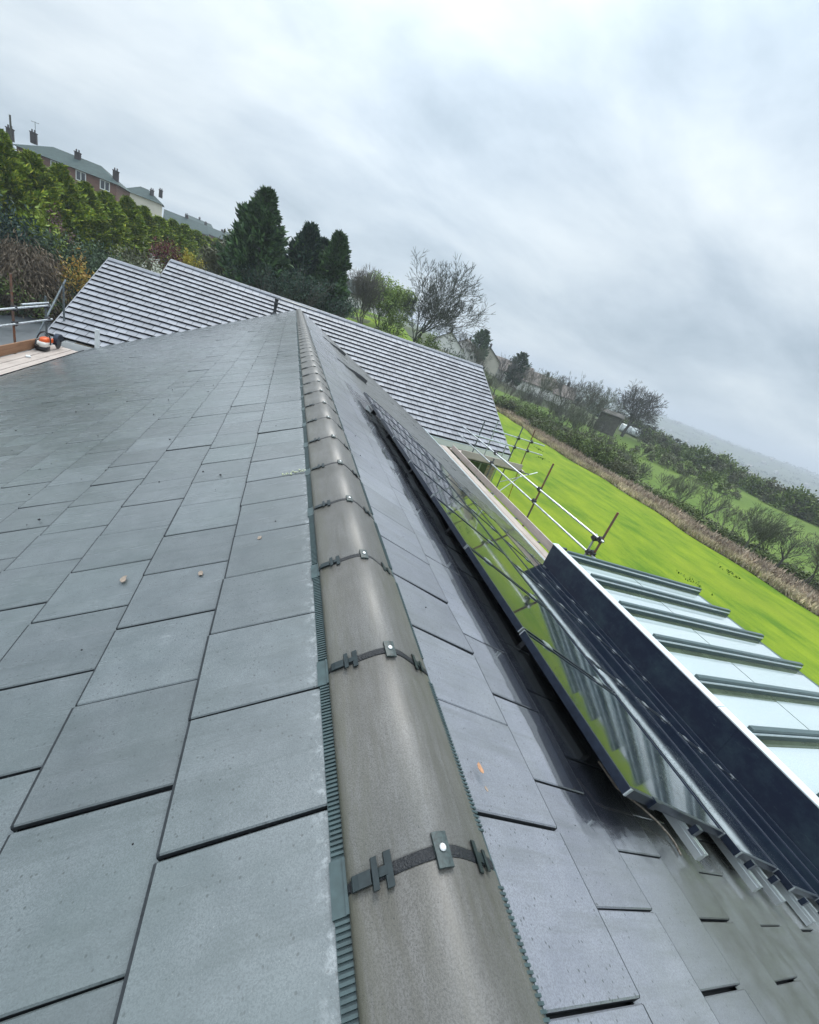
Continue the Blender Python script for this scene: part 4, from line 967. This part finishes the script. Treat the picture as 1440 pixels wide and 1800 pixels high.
# --- field hedges and the oak
FH = "low bare hedge trees across the field"
fl = "small dark hedge tree in the line across the far field"
fp = [shrub("field_hedge_tree", fl, "hedge tree", (0, 0, 0), 2.6, 2.6, 3.2, (L_olive, L_scrub)[k], 900, .42, FH) for k in range(2)]
k = 0
for az in np.arange(44.5, 74, .95):
    d = 118-(az-46)*1.35+random.uniform(-2, 2); g = gpt(az+random.uniform(-.3, .3), d); s = random.uniform(.75, 1.3)
    if k < 2: fp[k].location = g
    else: place(fp[k % 2], g, random.uniform(0, 6), s)
    k += 1
for az in np.arange(47.5, 58, 1.6):
    g = gpt(az, 84-(az-45)*.6+random.uniform(-2, 2)); place(fp[k % 2], g, random.uniform(0, 6), random.uniform(.5, .8)); k += 1
g = gpt(44.5, 100); branch_tree("oak_tree", "bare round crowned oak standing alone beyond the hedgerow", "tree", tuple(g), CAM.z+100*math.tan(R(3.5))-g.z, 21, M_bark2, .62, 1, 6, .42, None, .03, 1.0, lift=.05)
TB = "bare trees in front of the white houses"
for i, (az, d, el) in enumerate(((21.4, 92, 2.5), (24.6, 96, 1.0), (28.0, 96, 1.6), (31.4, 92, 1.2), (33.5, 90, 1.3), (36.2, 88, 2.1), (38.4, 86, 2.4), (40.2, 90, 2.0))):
    g = gpt(az, d); H = CAM.z+d*math.tan(R(el))-g.z
    place(hp[i % 3], g, i*1.1, H/5.0).__setitem__('label', HL)
g = gpt(23.9, 100); conifer("round_evergreen", "dense green evergreen tree among the white houses", "tree", CAM.z+100*math.tan(R(2.6))-g.z, 2.1, L_dark2, 'ball', 150, 26, .5, None, tuple(g), low=.1)
g = gpt(29.5, 104); conifer("round_evergreen", "rounded grey green tree between the white houses and the oak", "tree", CAM.z+104*math.tan(R(1.6))-g.z, 2.3, L_lau, 'ball', 150, 26, .5, None, tuple(g), low=.1)

# ------------------------------------------------------------------ houses
def house(name, lab, loc, rz, w, d, hw, hr, mw, mr, hip=0, chim=(), wins=3, group=None, storeys=2, aerial=False):
    """w along local x (ridge), d deep; hip = hipped end length"""
    t = thing(name, lab, "house", (0, 0, 0), group)
    q = MB(); 
    if hip: q.box((-w/2, -d/2, -4), (w/2, d/2, hw))
    else:
        sec = [(-d/2, -4), (d/2, -4), (d/2, hw), (0, hw+hr-.05), (-d/2, hw)]
        q.loft([[(x, a, b) for a, b in sec] for x in (-w/2, w/2)])
    q.build("wall", mw, t)
    q = MB(); e = .35
    A = [(-w/2-e, -d/2-e, hw-.12), (w/2+e, -d/2-e, hw-.12), (w/2+e, d/2+e, hw-.12), (-w/2-e, d/2+e, hw-.12)]
    Rg = [(-w/2-(0 if hip else e)+hip, 0, hw+hr), (w/2+(0 if hip else e)-hip, 0, hw+hr)]
    q.face([A[0], A[1], Rg[1], Rg[0]]); q.face([A[2], A[3], Rg[0], Rg[1]])
    if hip: q.face([A[1], A[2], Rg[1]]); q.face([A[3], A[0], Rg[0]]); q.face(A)
    else:
        q.face([(a, b, c-.14) for a, b, c in (A[1], A[0], Rg[0], Rg[1])]); q.face([(a, b, c-.14) for a, b, c in (A[3], A[2], Rg[1], Rg[0])])
    rf = q.build("roof", mr, t)
    for x, yy in chim:
        c = MB(); zb = hw+hr-abs(yy)*hr/(d/2+.35); c.box((x-.3, yy-.24, zb-.5), (x+.3, yy+.24, zb+.62)); c.box((x-.35, yy-.29, zb+.622), (x+.35, yy+.29, zb+.72))
        for px_ in (-.14, .14): c.lathe((x+px_, yy, zb+.72), [(.09, 0), (.07, .28)], 8)
        ch = c.build("chimney", MT_pot, rf)
    if aerial:
        c = MB(); x, yy = chim[0]; zb = hw+hr+.6; c.tube((x+.2, yy, zb-.3), (x+.2, yy, zb+1.3), .03, n=5); c.tube((x-.2, yy, zb+1.2), (x+.6, yy, zb+1.25), .022, n=4)
        for u_ in (-.1, .05, .2, .35, .5): c.tube((x+u_, yy-.2, zb+1.22), (x+u_, yy+.2, zb+1.22), .02, n=4)
        c.build("aerial", MT_galvd, rf)
    for side in (-1, 1):
        for s_ in range(storeys):
            for k in range(wins):
                x = -w/2+w*(k+.5)/wins; z = .9+s_*2.42; f = MB(); y = side*d/2
                if z+1.2 > hw+.1: continue
                if s_ == 0 and k == wins//2 and wins > 1:
                    f.box((x-.5, min(y, y+side*.06), -.0), (x+.5, max(y, y+side*.06), 2.05)); f.build("door", MT_white, t); continue
                for (xa, xb, za, zb) in ((x-.55, x+.55, z, z+.10), (x-.55, x+.55, z+1.0, z+1.1), (x-.55, x-.45, z+.10, z+1.0), (x+.45, x+.55, z+.10, z+1.0), (x-.05, x+.05, z+.10, z+1.0)):
                    f.box((xa, min(y, y+side*.05), za), (xb, max(y, y+side*.05), zb))
                fr = f.build("window", MT_white, t)
                f = MB(); f.box((x-.45, min(y, y+side*.02), z+.10), (x+.45, max(y, y+side*.02), z+1.0)); f.build("pane", MT_pane, fr)
    if not hip:
        for sx_ in (-1, 1):
            f = MB(); x = sx_*w/2; f.box((min(x, x+sx_*.05), -.55, 3.3 if hw > 4.5 else 1.0), (max(x, x+sx_*.05), .55, 4.5 if hw > 4.5 else 2.2)); f.build("window", MT_pane, t)
    t.location = loc; t.rotation_euler = (0, 0, rz); return t
def hplace(az, d, el_eave, **k): pass
# long brick house above the hedge
x, y = polar(-20.4, 84); zr_ = CAM.z+84*math.tan(R(4.15))
house("terraced_house", "long red brick house with hipped green grey roof above the hedge", (x, y, zr_-1.5-4.6), R(20.4-18), 10.4, 6, 4.6, 1.5, MT_rbrick, MT_hroof, 2.6, ((-4.6, 0), (.2, -.6), (4.7, -1.6)), 4, aerial=True)
x, y = polar(-26.6, 80); house("terraced_house", "brick house half hidden by the hedge at the left edge", (x, y, CAM.z+80*math.tan(R(3.6))-6.6), R(10), 6, 7, 4.6, 2.0, MT_rbrick, MT_hroof, 2.2, ((2.6, 0),), 3)
x, y = polar(-15.3, 106); zr_ = CAM.z+106*math.tan(R(3.85))
house("pale_house", "small cream walled house with hipped green roof and white gutters", (x, y, zr_-1.5-4.4), R(12), 5.6, 5, 4.4, 1.5, MT_cream, MT_hroof, 2.2, ((1.2, -1.2), (2.5, 0)), 2)
RG = "far terrace roofs beyond the hedge"
for i, (az, d, el) in enumerate(((-11.6, 140, 2.75), (-9.8, 165, 2.75), (-8.2, 190, 2.7), (-6.8, 215, 2.9), (-10.4, 230, 3.05))):
    x, y = polar(az, d); zr_ = CAM.z+d*math.tan(R(el))
    house("far_house", "distant brick terrace house with grey roof beyond the hedge end", (x, y, zr_-2.0-4.6), R(15+i*4), 9, 7, 4.6, 2.0, MT_rbrick, MT_hroof, 0, ((0, 0),), 3, RG)
wl_ = ("white gabled house with brown roof nearest the large bare tree", "second white gabled house, right of the steep gable", "cream gabled house below the round evergreen", "long white house in the middle of the white row", "white house end with low roof behind bare trees", "small white house at the right end of the row")
for i, (az, d, el, w, rz, mw) in enumerate(((19.9, 96, 1.15, 8, 70, MT_render), (22.3, 104, 1.0, 9, 62, MT_render), (25.2, 108, 1.05, 9, 64, MT_cream), (28.2, 112, .35, 12, -20, MT_render), (31.6, 112, .05, 11, -24, MT_render), (34.6, 114, -.2, 10, -28, MT_render))):
    x, y = polar(az, d); zr_ = CAM.z+d*math.tan(R(el))
    house("white_house", wl_[i], (x, y, zr_-2.6-4.2), R(rz), w, 7, 4.2, 2.6, mw, MT_broof, 0, ((w*.3, 0),), 3, "white houses in a row beyond the wing")
x, y = polar(7.6, 84); house("grey_roofed_house", "pale house with grey roof glimpsed between conifers and bare trees", (x, y, CAM.z+84*math.tan(R(2.9))-6.4), R(-30), 9, 7, 4.4, 2.0, MT_render, MT_hroof, 0, ((2, 0),), 3)
# timber hut by the oak and the polytunnel
x, y = polar(42.3, 92); house("timber_hut", "low dark hut with white posts beside the oak", (x, y, CAM.z+92*math.tan(R(-1.0))-2.0), R(-40), 4, 2.5, 1.2, .5, MT_hut, MT_hut, 0, (), 5, storeys=1)
g = gpt(45.0, 112); t = thing("polytunnel", "small white polytunnel with rounded roof beyond the hedgerow", "polytunnel", tuple(g))
zb = g.z+.45; q = MB(); u_ = Vector((math.cos(R(35)), -math.sin(R(35)), 0)); w2 = Vector((math.sin(R(35)), math.cos(R(35)), 0)); rings = []
for L_ in (-.6, .5, 1.6, 2.7, 3.8):
    rings.append([Vector((g.x, g.y, zb))+u_*(L_-1.6)+w2*(1.5*math.cos(a))+Vector((0, 0, 1.75*math.sin(a)-.45)) for a in [math.pi*k/14 for k in range(15)]])
q.loft(rings); q.build("cover", MT_poly, t, smooth=True)
q = MB()
for rg in (rings[0], rings[2], rings[4]): q.path([p+Vector((0, 0, .02)) for p in rg], .03, 5)
q.build("hoop", MT_galvd, t)
# telegraph pole and fence by the white houses
g = gpt(-24.75, 58); q = MB(); q.tube(g, (g.x, g.y, CAM.z+58*math.tan(R(5.05))), .09, .07, 8); tag(q.build("utility_pole", M_bark2), "thin utility pole rising above the hedge at far left", "pole")
t = thing("post_fence", "short wooden rail fence at the edge of the wing ridge", "fence", tuple(gpt(18.6, 58)))
a = gpt(17.6, 58); b = gpt(20.4, 60); zf = CAM.z+58*math.tan(R(-1.0)); q = MB()
for dz in (0, -.3, -.6): q.tube((a.x, a.y, zf+dz), (b.x, b.y, zf+dz-.4), .06, n=5)
q.build("rail", MT_board, t); q = MB()
for k in range(4): p = a.lerp(b, k/3); q.tube((p.x, p.y, p.z-.2), (p.x, p.y, zf+.15-.13*k), .07, n=6)
q.build("post", MT_board, t)

# ------------------------------------------------------------------ far countryside: wooded patches and roofs on the hills
P = []; Dr = []; L = []
for i in range(1500):
    az = rng.uniform(36, 76); d = math.exp(rng.uniform(math.log(150), math.log(2600))); x, y = polar(az, d); s = rng.uniform(1.2, 2.4)*(1+d/900); z = zt(x, y)
    k = 22; c = np.array([x, y, z+s*.3]); P.append(c+rng.normal(size=(k, 3))*np.array([s*1.2, s*1.2, s*.35])); Dr.append(rand_dir(k)); L.append(np.full(k, s*.55))
L_far = leaf_mat("far_woods", (.030, .045, .030), (.075, .085, .055))
tag(cards(np.concatenate(P), np.concatenate(Dr), np.concatenate(L), np.concatenate(L)*.8, L_far, "far_woodland", None), kind='stuff')
q = MB()
for i in range(70):
    az = rng.uniform(46, 74); d = math.exp(rng.uniform(math.log(500), math.log(2000))); x, y = polar(az, d); z = zt(x, y); a = rng.uniform(0, 3); sc_ = .8+d/3500
    q.box((x-4*sc_, y-3*sc_, z-2), (x+4*sc_, y+3*sc_, z+4*sc_), Matrix.Rotation(a, 3, 'Z'))
    cx = Vector((x, y, z+4*sc_)); ux = Vector((math.cos(a), math.sin(a), 0)); uy = Vector((-math.sin(a), math.cos(a), 0))
    q.loft([[cx-ux*4*sc_-uy*3.2*sc_, cx-ux*4*sc_+uy*3.2*sc_, cx-ux*4*sc_+Vector((0, 0, 2*sc_))], [cx+ux*4*sc_-uy*3.2*sc_, cx+ux*4*sc_+uy*3.2*sc_, cx+ux*4*sc_+Vector((0, 0, 2*sc_))]])
tag(q.build("far_town", mat("far_walls", (.34, .31, .28), .9)), kind='stuff')

# ------------------------------------------------------------------ haze
hz = MB(); hz.box((-5500, -3000, -120), (7500, 7500, 60)); hm = bpy.data.materials.new("haze"); hm.use_nodes = True; ht = hm.node_tree; ht.nodes.clear()
pv = nd(ht, 'ShaderNodeVolumePrincipled'); pv.inputs['Color'].default_value = (.86, .92, 1, 1); pv.inputs['Density'].default_value = .0008
ho = nd(ht, 'ShaderNodeOutputMaterial'); ht.links.new(pv.outputs[0], ho.inputs['Volume'])
tag(hz.build("haze", hm), kind='stuff')
